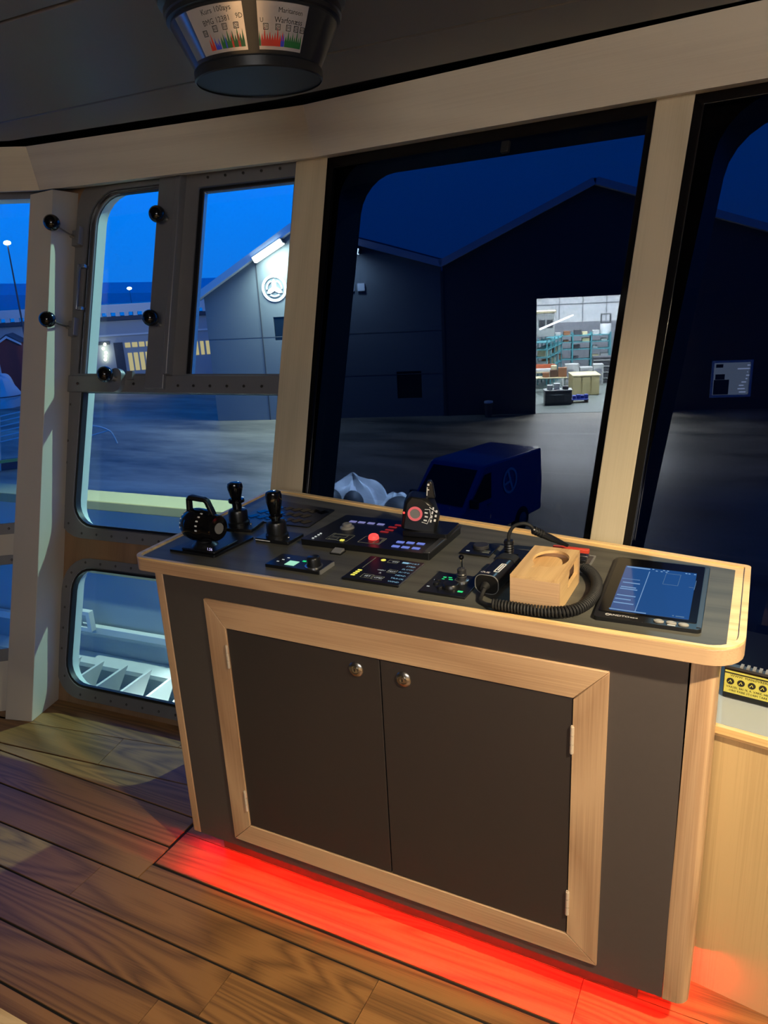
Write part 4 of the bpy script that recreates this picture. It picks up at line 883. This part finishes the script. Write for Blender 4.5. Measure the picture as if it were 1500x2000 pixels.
# emblem: ring with three blades
EM = Matrix.Translation((-8.0, -.03, h(1.43))) @ Matrix.Rotation(R(90), 4, 'X')
b = MB().ext([circ(0, 0, .62, 48), circ(0, 0, .50, 48)], 0, .03, 'z')
for a in (90, 210, 330):
    T = EM @ Matrix.Rotation(R(a), 4, 'Z')
    c_ = Matrix.Rotation(R(a), 4, 'Z'); b.ext([tuple((c_ @ Vector(p+(0,)))[:2]) for p in ((0, -.11), (.30, -.10), (.44, 0), (.30, .10), (0, .11))], 0, .03, 'z')
    for s_ in (1,):
        arc = [(.40*math.cos(R(a+60+t)), .40*math.sin(R(a+60+t))) for t in range(-36, 37, 12)]+[(.33*math.cos(R(a+60+t)), .33*math.sin(R(a+60+t))) for t in range(36, -37, -12)]
        b.ext(arc, 0, .03, 'z')
em = MB(); em.add([EM @ Vector(v) for v in b.v], b.f)
obj('wall_emblem', em, mat('white_sign_paint', S(215, 222, 230), .5), wh)
# facade floodlights
m_flood = emis('floodlight_glow', (.82, 1.0, .95, 1), 22)
def flood(lb, s, z, tilt, L_, pw):
    T = WHM @ Matrix.Translation((s, -.42, z)) @ Matrix.Rotation(R(tilt), 4, 'Y')
    t = thing('wall_floodlight', lb, 'lamp', M=T)
    obj('housing', MB().box(-L_/2-.05, L_/2+.05, -.1, .40, -.02, .22), m_sheet2, t)
    obj('lens', MB().box(-L_/2, L_/2, -.14, -.102, -.05, .20).box(-L_/2, L_/2, -.1, .2, -.06, -.022), m_flood, t)
    area('wall_floodlight_lamp', (T @ Vector((0, -1.0, -.1))), (T @ Vector((0, -.9, -5))), pw, (.80, 1, .93), L_, .3)
flood('bright long floodlight under the left gable above the round emblem', -8.0, h(3.05), -28, 1.6, 480)
flood('bright floodlight at the left edge of the large dark window', -4.05, h(2.85), 14, .6, 350)

# hall interior lamps and contents
m_tube = emis('fluorescent_tube', (1.0, .96, .75, 1), 60)
def inw(n, l, c, x, y, z=.0125, rz=0, group=None): return thing(n, l, c, M=WHM @ Matrix.Translation((x, y, z)) @ Matrix.Rotation(R(rz), 4, 'Z'), group=group)
t = inw('fluorescent_lamp', 'long white fluorescent tube hanging in the lit warehouse doorway', 'lamp', 4.7, 5.2, 3.55)
obj('tube', MB().tube([(0, 0, 0), (1.75, 2.9, .42)], .05, 8), m_tube, t); obj('tube_end', MB().tube([(1.82, 3.0, .44), (1.95, 3.2, .47)], .04, 8), m_tube, t); obj('suspension', MB().cyl((.9, 1.45, .27), (.9, 1.45, 3.4), .01, n=6), m_steel, t)
for i, (x, y) in enumerate(((6, 4), (10, 4), (6, 11), (10, 11))):
    area('hall_lamp', WHM @ Vector((x, y, 6.8)), WHM @ Vector((x, y+.01, 0)), 7500, (1, .88, .60), 3, 1.2)
m_teal = mat('teal_rack_paint', S(70, 140, 150), .5); m_car = mat('carton_brown', S(140, 96, 66), .7); m_cream = mat('cream_board', S(210, 200, 160), .6); m_lgrey = mat('light_grey_crate', S(178, 182, 180), .6); m_dgrey = mat('dark_grey_steel', S(70, 72, 78), .5); m_bluep = mat('blue_plastic', S(40, 70, 170), .5); m_ply = mat('plywood', S(200, 186, 136), .6, noise=.08, nscale=3); m_woodd = mat('dark_board', S(96, 70, 56), .6)
def rack(lb, x, y, L_, rz, cols):
    r = inw('shelf_rack', lb, 'shelf', x, y, rz=rz)
    for i in range(cols+1):
        for yy in (0, .75): obj('upright', MB().box(i*L_/cols-.04, i*L_/cols+.04, yy-.03, yy+.03, 0, 2.7), m_teal, r)
    for z in (.5, 1.1, 1.72, 2.16, 2.56): obj('shelf', MB().box(0, L_, -.03, .78, z-.05, z), m_teal, r)
    return r
rack('teal shelf rack along the back wall of the lit hall', 5.9, 12.6, 3.4, 0, 3)
rack('teal shelf rack running toward the hall door on the left', 5.6, 12.3, 3.9, -106, 4)
k = 0
kinds = [(m_lgrey, 'light grey carton'), (m_cream, 'cream carton'), (m_dgrey, 'dark grey carton'), (m_car, 'brown carton')]
tops = [(6.0, 2.56), (6.5, 2.56), (7.12, 2.56), (7.62, 2.56), (8.26, 2.56), (6.0, 1.72), (6.5, 2.16), (7.12, 1.72), (7.62, 2.16), (8.26, 1.72), (8.76, 2.16), (6.0, 1.1), (7.12, 1.1), (8.26, 1.1), (8.76, 1.1)]
where = ['at the left end', 'left of the middle', 'in the middle', 'right of the middle', 'near the right end']
lbn = {2.56: 'on the top shelf', 2.16: 'on the second shelf', 1.72: 'on the middle shelf', 1.1: 'on the low shelf'}
from collections import defaultdict
for i, (x, z) in enumerate(tops):
    mt_, nm = kinds[(i*3+i//5) % 4]; w = .30+.07*(i % 3); hh = (.14+.07*((i*7) % 3))*(.6 if z == 2.16 else 1)
    row = [q for q in tops if q[1] == z]; k_ = row.index((x, z)); wl_ = where if len(row) == 5 else (['at the left end', 'left of the middle', 'right of the middle', 'at the right end'] if len(row) == 4 else ['at the left end', 'in the middle', 'at the right end'])
    t = inw('carton', '%s %s of the hall back rack, %s' % (nm, lbn[z], wl_[k_]), 'box', x, 12.7, z+.0125, group='cartons on the hall back rack')
    obj('carton_body', MB().box(0, w, 0, .5, 0, hh), mt_, t, .01); obj('lid', MB().box(-.01, w+.01, -.01, .51, hh+.001, hh+.02), mt_, t)
c6, s6 = math.cos(R(-106)), math.sin(R(-106))
for i in range(8):
    tt = .08+(i//2)*.975+.1; z = (1.72, 1.1)[i % 2]; uu = .04; nm = ('cream', 'grey', 'brown')[i % 3]
    t = inw('upright_board', '%s board on the %s shelf of the left hall rack, %s bay from the back' % (nm, ('middle', 'low')[i % 2], ('first', 'second', 'third', 'fourth')[i//2]), 'board', 5.6+tt*c6-uu*s6, 12.3+tt*s6+uu*c6, z+.0125, rz=-106, group='boards in the left rack'); obj('board_sheet', MB().box(0, .32, .05, .6, 0, .34), (m_cream, m_lgrey, m_car)[i % 3], t)
def blk(n, l, c, x, y, z, sx_, sy_, sz_, mt_, rz=0, extra=None):
    t = inw(n, l, c, x, y, z+.0125, rz=rz); obj('body', MB().box(0, sx_, 0, sy_, 0, sz_), mt_, t, .015)
    if extra: extra(t)
    return t
blk('site_cabin', 'grey cabin with small windows high at the left of the lit hall', 'cabin', 4.0, 10, 2.75, 1.75, 1.2, 1.35, m_lgrey, extra=lambda t: [obj('cabin_roof', MB().box(-.08, 1.85, -.1, 1.25, 1.352, 1.45), m_cream, t)]+[obj('cabin_window', MB().box(x, x+.35, -.03, -.002, .5, .95), m_dgrey, t) for x in (.35, .85, 1.3)])
def crate(t):
    for x in (.02, .5, .98): obj('board', MB().box(x, x+.40, -.03, -.002, .02, .98), m_ply, t)
    obj('lid', MB().box(-.02, 1.45, -.04, 1.6, 1.003, 1.05), m_cream, t)
blk('plywood_crate', 'large plywood crate with pale lid in the middle of the lit hall floor', 'crate', 6.44, 5.0, .02, 1.36, 1.55, 1.0, m_ply, 4, crate)
def bench(t):
    obj('worktop', MB().box(-.03, 1.35, -.03, .7, .703, .74), m_lgrey, t)
    for x in (.05, .5, .9): obj('drawer', MB().box(x, x+.38, -.03, -.002, .1, .62), m_dgrey, t)
    obj('handle_rail', MB().box(.3, .9, -.06, -.031, .5, .53), m_lgrey, t)
blk('workbench', 'dark grey workbench closest to the hall door', 'workbench', 4.85, 2.2, 0, 1.32, .7, .7, m_dgrey, 3, bench)
for i, (x, hh) in enumerate(((4.95, .22), (5.3, .30), (5.72, .16))): blk('tool_case', ('small white case on the left of the grey workbench', 'taller white case in the middle of the grey workbench', 'low dark case on the right of the grey workbench')[i], 'case', x, 2.4, .742, .28, .3, hh, (m_lgrey, m_inw, m_dgrey)[i])
def pal(t):
    for x in (0, .75): obj('bearer', MB().box(x, x+.08, .0, .6, -.12, -.002), m_woodd, t)
blk('steel_pallet', 'low blue pallet beside the dark grey workbench', 'pallet', 6.2, 2.6, .14, .85, .6, .05, m_bluep, 8, pal)
for i in range(4): blk('blue_sack', ('first', 'second', 'third', 'fourth')[i]+' crumpled blue sack from the left on the low blue pallet', 'sack', 6.25+i*.2, 2.75+.03*i, .20, .17, .3, .16+.03*(i % 2), m_bluep, 0)['group'] = 'blue sacks on the pallet'
def tbl(t):
    for x in (.02, 1.76):
        for y in (.02, .72): obj('leg', MB().box(x, x+.06, y, y+.06, -.86, -.002), m_lgrey, t)
blk('work_table', 'long cream table with cartons in the left half of the lit hall', 'table', 4.35, 5.6, .87, 1.85, .8, .05, m_cream, 0, tbl)
for i, (x, y, w, hh, m_) in enumerate(((4.9, 5.75, .35, .25, m_car), (5.3, 5.8, .4, .38, m_woodd), (5.72, 5.75, .45, .5, m_car), (5.35, 5.9, .3, .22, m_cream))): blk('brown_box', ('small brown box on the long cream table', 'dark board box on the long cream table', 'tall brown box at the right end of the cream table', 'cream box on top of the dark board box')[i], 'box', x, y, .922 if i < 3 else 1.304, w, .35, hh, m_)
blk('side_table', 'second cream table behind the carton table', 'table', 4.3, 7.2, .98, 1.9, .7, .05, m_cream, 0, tbl)
blk('white_cover', 'white sheet on the second cream table', 'sheet', 4.5, 7.3, 1.04, 1.0, .5, .14, m_inw); blk('orange_board', 'orange brown board leaning over the white sheet', 'board', 4.6, 7.82, 1.04, 1.1, .05, .36, mat('orange_board', S(190, 96, 60), .6))
for i, (x, z, w, hh) in enumerate(((6.3, .0, .8, 1.25), (7.15, .0, .7, 1.05), (7.9, .0, .55, 1.2))): blk('white_cabinet', ('left tall light cabinet behind the plywood crate', 'middle lower light cabinet behind the plywood crate', 'right light cabinet behind the plywood crate')[i], 'cabinet', x, 8.6, z, w, .6, hh, m_lgrey, 0, lambda t: obj('cabinet_door', MB().box(.05, .45, -.02, -.002, .1, .95), m_ing, t))
def frm(t):
    for z in (.25, .6, .95, 1.3): obj('shelf', MB().box(-.02, 1.52, -.05, -.002, z, z+.05), m_lgrey, t)
blk('machine_rack', 'dark steel machine rack at the right of the lit hall', 'rack', 8.0, 9.6, 0, 1.5, .8, 1.5, m_dgrey, 0, frm)
blk('blue_tarpaulin', 'blue tarpaulin hanging at the right side of the hall', 'tarpaulin', 9.6, 12.2, .9, .9, .1, 1.8, m_bluep)
t = inw('white_drum', 'white drum on top of the rack at the right of the hall', 'drum', 9.03, 13.0, 2.575); obj('drum_body', MB().lathe([(.32, 0), (.34, .1), (.32, .3), (.34, .5), (.32, .62)], None, 24), m_inw, t); obj('basket', MB().ext([rr(-.3, .64, .3, 1.2, .02), rr(-.25, .69, .25, 1.15, .02)], -.2, .2, 'y'), m_dgrey, t)
t = inw('blue_bale', 'blue wrapped bale on the hall floor in front of the back rack', 'bale', 7.15, 11.6, .0127); obj('bale_body', MB().box(0, .8, 0, .5, 0, .35), m_bluep, t, .08); obj('white_strap', MB().box(.35, .42, -.01, .51, -.005, .357), m_inw, t)
# litter bin by the wall
t = inw('litter_bin', 'small dark bin standing at the foot of the warehouse wall', 'bin', 2.1, -.6, .0); obj('bin_body', MB().lathe([(.18, 0), (.20, .65), (.21, .68)], None, 20), m_dgrey, t); obj('bin_lid', MB().lathe([(.22, .682), (.20, .76), (0.0001, .80)], None, 20), m_trimg, t)

# blue van
VM = Matrix.Translation((-5.55, 15.25, G)) @ Matrix.Rotation(R(-14), 4, 'Z')   # local +y = toward the rear, x across
m_van = mat('van_blue', S(56, 96, 150), .35, coat=.4); m_vglass = mat('van_glass', S(12, 16, 22), .12)
vn = thing('blue_van', 'dark blue van with a round white line emblem parked on the yard below the window', 'van', M=VM)
prof = [(-1.95, .35), (2.75, .35), (2.80, 1.2), (2.72, 2.05), (.15, 2.12), (.0, 2.08), (-.85, 1.22), (-1.75, 1.02), (-1.97, .8)]
body = MB().ext(prof, -.80, .80, 'x'); obj('body', body, m_van, vn, .06)
def slant(y0, z0, y1, z1, x0, x1, off):
    d = Vector((0, y1-y0, z1-z0)).normalized(); n_ = Vector((0, -d.z, d.y))
    P = [Vector((x0, y0, z0)), Vector((x1, y0, z0)), Vector((x1*.93, y1, z1)), Vector((x0*.93, y1, z1))]
    return MB().hexa([p+n_*off for p in P]+[p+n_*(off+.012) for p in P])
obj('windscreen', slant(-.78, 1.30, -.05, 2.02, -.70, .70, .002), m_vglass, vn)
for s_ in (-1, 1):
    a, c_ = (.802, .812) if s_ > 0 else (-.812, -.802)
    obj('side_window', MB().ext([(-.62, 1.28), (.30, 1.28), (.30, 1.92), (.02, 1.92)], a, c_, 'x'), m_vglass, vn)
    obj('door_handle', MB().box(a, c_+.01*s_ if s_ > 0 else c_, .12, .32, 1.12, 1.16), m_grey, vn)
    obj('mirror', MB().box(s_*.82-.02, s_*1.0 if s_ > 0 else s_*.82+.02, -.62, -.52, 1.25, 1.45) if s_ > 0 else MB().box(-1.0, -.80, -.62, -.52, 1.25, 1.45), m_black, vn)
    obj('headlight', MB().box(s_*.62-.13, s_*.62+.13, -1.975, -1.93, .74, .90), m_lgrey, vn, .02)
    for y in (-1.25, 1.75):
        w_ = obj('wheel', MB().lathe([(.0001, -.09), (.24, -.09), (.33, -.07), (.34, 0), (.33, .07), (.24, .09), (.0001, .09)], Matrix.Translation((s_*.74, y, .345)) @ Matrix.Rotation(R(90), 4, 'Y'), 28, False), m_rubber, vn)
        obj('hub_cap', MB().lathe([(.18, .092), (.16, .105), (.0001, .11)], Matrix.Translation((s_*.74, y, .345)) @ Matrix.Rotation(R(90*s_), 4, 'Y'), 20, False), m_grey, w_)
EMV = Matrix.Translation((.815, 1.15, 1.52)) @ Matrix.Rotation(R(90), 4, 'Z') @ Matrix.Rotation(R(90), 4, 'X')
b = MB().ext([circ(0, 0, .33, 40), circ(0, 0, .265, 40)], 0, .008, 'z'); b2 = MB().ext([(-.13, .25), (-.06, .27), (.15, -.24), (.08, -.27)], 0, .008).ext([(-.27, -.09), (-.26, -.03), (.02, .02), (.03, -.04)], 0, .008)
em = MB(); em.add([EMV @ Vector(v) for v in b.v+b2.v], b.f+[tuple(i+len(b.v) for i in f) for f in b2.f]); obj('side_emblem', em, m_white, vn)

# long harbour building, beyond
HBM = Matrix.Translation((-42.76, 39.49, 0)) @ Matrix.Rotation(R(41), 4, 'Z')
hb = thing('harbour_building', 'long low harbour building with toothed parapet and lit yellow shop windows', 'building', M=HBM)
m_hb = mat('harbour_wall', S(150, 160, 168), .7); m_hbd = mat('harbour_dark', S(52, 62, 76), .7); m_hbw = mat('harbour_white', S(190, 200, 206), .6)
obj('facade', MB().box(-14, -.6, 0, 8, G, -.3).box(-.6, 9.5, 0, 8, G, -.3), m_hb, hb)
obj('parapet', MB().box(-14, 9.5, -.3, .4, .25, .82), m_hbw, hb); obj('parapet_base', MB().box(-14, 9.5, -.3, 1, -.29, -.02), m_hbd, hb)
for i in range(38): obj('parapet_tooth', MB().box(-13.8+i*.62, -13.8+i*.62+.30, -.28, .0, -.02, .25), m_hbw, hb)
obj('string_course', MB().box(-14, 9.5, -.1, -.001, -1.42, -1.30), m_hbw, hb)
obj('dark_door', MB().box(1.0-.4, 1.25, -.05, -.001, -4.2, -1.9).box(-1.4, .35, -.05, -.001, -2.0, -1.75), m_hbd, hb)
m_shop = emis('shop_window_glow', (.95, .78, .38, 1), .55)
for i in range(6): f_ = obj('shop_window', MB().box(1.5+i*.42, 1.80+i*.42, -.04, -.001, -4.0, -2.7), m_shop, hb)
for i in range(5): obj('shop_window', MB().box(1.4+i*.5, 1.78+i*.5, -.04, -.001, -2.3, -1.95), m_shop, hb)
for i in range(4): obj('shop_window', MB().box(6.4+i*.42, 6.66+i*.42, -.04, -.001, -3.2, -2.2), m_shop, hb)
area('harbour_front_fill', HBM @ Vector((1, -9, 1.5)), HBM @ Vector((1, 0, -1)), 170, (1, .95, .85), 3, 1)  # added fill hung before the facade to brighten its walls, no fixture
m_lamp = emis('warm_lamp', (1, .93, .65, 1), 14); m_lampw = emis('white_lamp', (.95, 1, .95, 1), 30)
for z in (-1.95, -2.25, -2.55, -2.8, -3.05): obj('wall_lamp', MB().ball((-.05+.08*math.sin(z*9), -.25, z), .10, 12), m_lamp, hb)
def lampost(lb, x, y, z, r, m_=None, g=G):
    t = thing('lamp_post', lb, 'lamp', (x, y, g)); obj('post', MB().cyl((0, 0, 0), (0, 0, z-g), .06+r*.1, .04, 10), m_hbd, t); obj('lamp_head', MB().ball((0, 0, z-g+r*.6), r, 16, .6), m_ or m_lampw, t)
lampost('tall lamp post with bright white lamp at the left picture edge', -42.8, 32.9, 4.85, .22)
lampost('lamp post with pale lamp far beyond the harbour building', -160.6, 161.1, 2.3, .65, m_lamp, -5.7)
lampost('lamp post beside the toothed parapet at the left picture edge', -50.6, 29.5, .9, .16)
def shed(lb, cx, cy, w, hw, hr):
    t = thing('red_shed', lb, 'shed', M=Matrix.Translation((cx, cy, G)) @ Matrix.Rotation(R(41), 4, 'Z'))
    obj('wall_boards', MB().ext([(-w/2, 0), (w/2, 0), (w/2, hw), (0, hr), (-w/2, hw)], 0, 2, 'y'), mat('red_boards', S(120, 52, 50), .7), t)
    obj('barge_board', MB().ext([(-w/2-.02, hw-.05), (0, hr-.0), (w/2+.02, hw-.05), (w/2+.02, hw+.08), (0, hr+.16), (-w/2-.02, hw+.08)], -.12, .0, 'y'), m_hbw, t)
    obj('corner_board', MB().box(-w/2-.02, -w/2+.08, -.03, -.001, 0, hw), m_hbw, t)
    obj('roof', MB().ext([(-w/2-.02, hw+.09), (0, hr+.17), (w/2+.02, hw+.09), (w/2+.02, hw+.16), (0, hr+.26), (-w/2-.02, hw+.16)], -.1, 2.1, 'y'), m_hbd, t)
shed('red boarded shed with white barge boards left of the corner post', -44.35, 32.7, 1.62, 3.55, 4.0)
shed('red boarded shed cut by the left picture edge', -45.62, 31.6, 1.62, 3.5, 3.95)
# wrapped boat
def lumpy(rx, ry, rz, seed, amp=.12, n=28, ridg=7):
    random.seed(seed); b = MB(); vs = []; fs = []; m = n//2
    ph = [random.random()*6 for _ in range(4)]
    for i in range(n):
        for j in range(m+1):
            a = 2*math.pi*i/n; e_ = math.pi/2*j/m
            k = 1+amp*(math.sin(ridg*a+ph[0]+2*e_)*.4+math.sin(3*a+ph[1]+5*e_)*.4+math.sin(9*e_+ph[2])*.25)
            vs.append((rx*k*math.cos(a)*math.cos(e_), ry*k*math.sin(a)*math.cos(e_), rz*k*math.sin(e_)))
    for i in range(n):
        for j in range(m): fs.append((i*(m+1)+j, ((i+1) % n)*(m+1)+j, ((i+1) % n)*(m+1)+j+1, i*(m+1)+j+1))
    return b.add(vs, fs)
m_tarp = mat('white_tarpaulin', S(200, 208, 214), .6, noise=.06, nscale=6)
t = thing('wrapped_boat', 'white wrapped boat standing in front of the red sheds', 'boat', (-41.9, 29.8, G)); obj('cover', lumpy(1.2, 1.1, 2.0, 5, .10), m_tarp, t)
obj('rope', MB().tube([(1.26*math.cos(a*.3), 1.16*math.sin(a*.3), .7) for a in range(21)], .03, 6, True), m_hbd, t)
# tubes
m_tube2 = mat('galvanised_tube', S(190, 196, 200), .4, .3)
t = thing('scaffold_frame', 'stack of pale scaffold tubes on the yard at the left picture edge', 'scaffold', M=Matrix.Translation((-25.6, 17.6, G)) @ Matrix.Rotation(R(52), 4, 'Z'))
for i in range(6): obj('tube', MB().tube([(-1.2, i*.12, 1.0+i*.18), (.9, i*.12, 1.25+i*.18)], .03, 8), m_tube2, t)
for x in (-1.0, -.1, .75): obj('upright', MB().tube([(x-.2, .0, 0), (x+.15, .05, 2.1)], .035, 8), m_tube2, t)
obj('base_frame', MB().box(-1.4, 1.1, 0, .9, 0.01, .28), m_hbd, t); obj('yellow_board', MB().box(-1.4, 1.1, -.05, -.001, .3, .42), mat('yellow_board', S(200, 180, 90), .6), t)
t = thing('bent_railing', 'bent pale tube railing on the yard behind the tall window', 'railing', M=Matrix.Translation((-25.4, 22.3, G)) @ Matrix.Rotation(R(45), 4, 'Z'))
obj('rail_tube', MB().tube(catmull([(-3, 0, .95), (-1.0, 0, .98), (-.1, 0, .85), (.35, 0, .62), (.5, 0, .4), (.62, 0, 0)]), .035, 8), m_tube2, t); obj('rail_tube', MB().tube([(-3, 0, -0.0), (.35, 0, .62)], .03, 8), m_tube2, t)
for x in (-2.2, -1.2): obj('post', MB().cyl((x, 0, 0), (x, 0, .95), .03), m_tube2, t)
# covered winch just outside the large dark window
t = thing('covered_winch', 'white tarpaulin covered deck gear outside the lower left of the large dark window', 'cover', M=Matrix.Translation((-.66, 1.68, .40)) @ Matrix.Rotation(R(32), 4, 'Z'))
obj('cover', lumpy(.21, .12, .30, 11, .10, 40, 9), m_tarp, t); obj('cover_hump', MB().add(lumpy(.12, .09, .19, 4, .1, 28).v, lumpy(.12, .09, .19, 4, .1, 28).f, Matrix.Translation((.20, -.03, .02))), m_tarp, t)
obj('cover_peak', MB().hexa([(-.22, -.08, 0), (-.10, -.08, 0), (-.10, .02, 0), (-.22, .02, 0), (-.205, -.03, .385), (-.195, -.03, .385), (-.195, -.025, .385), (-.205, -.025, .385)]), m_tarp, t)
m_fend = mat('dark_fender_rubber', S(60, 64, 70), .6)
for fx, fy, fz, fr, fs in ((-.11, -.12, .23, .05, 1.2), (-.01, -.13, .21, .05, 1.3), (.20, -.13, .15, .08, 1.0)): obj('dark_fender', MB().ball((fx, fy, fz), fr, 20, fs), m_fend, t)
obj('stand', MB().box(-.2, .3, -.15, .08, -.8, -.001), m_hulldk, t)
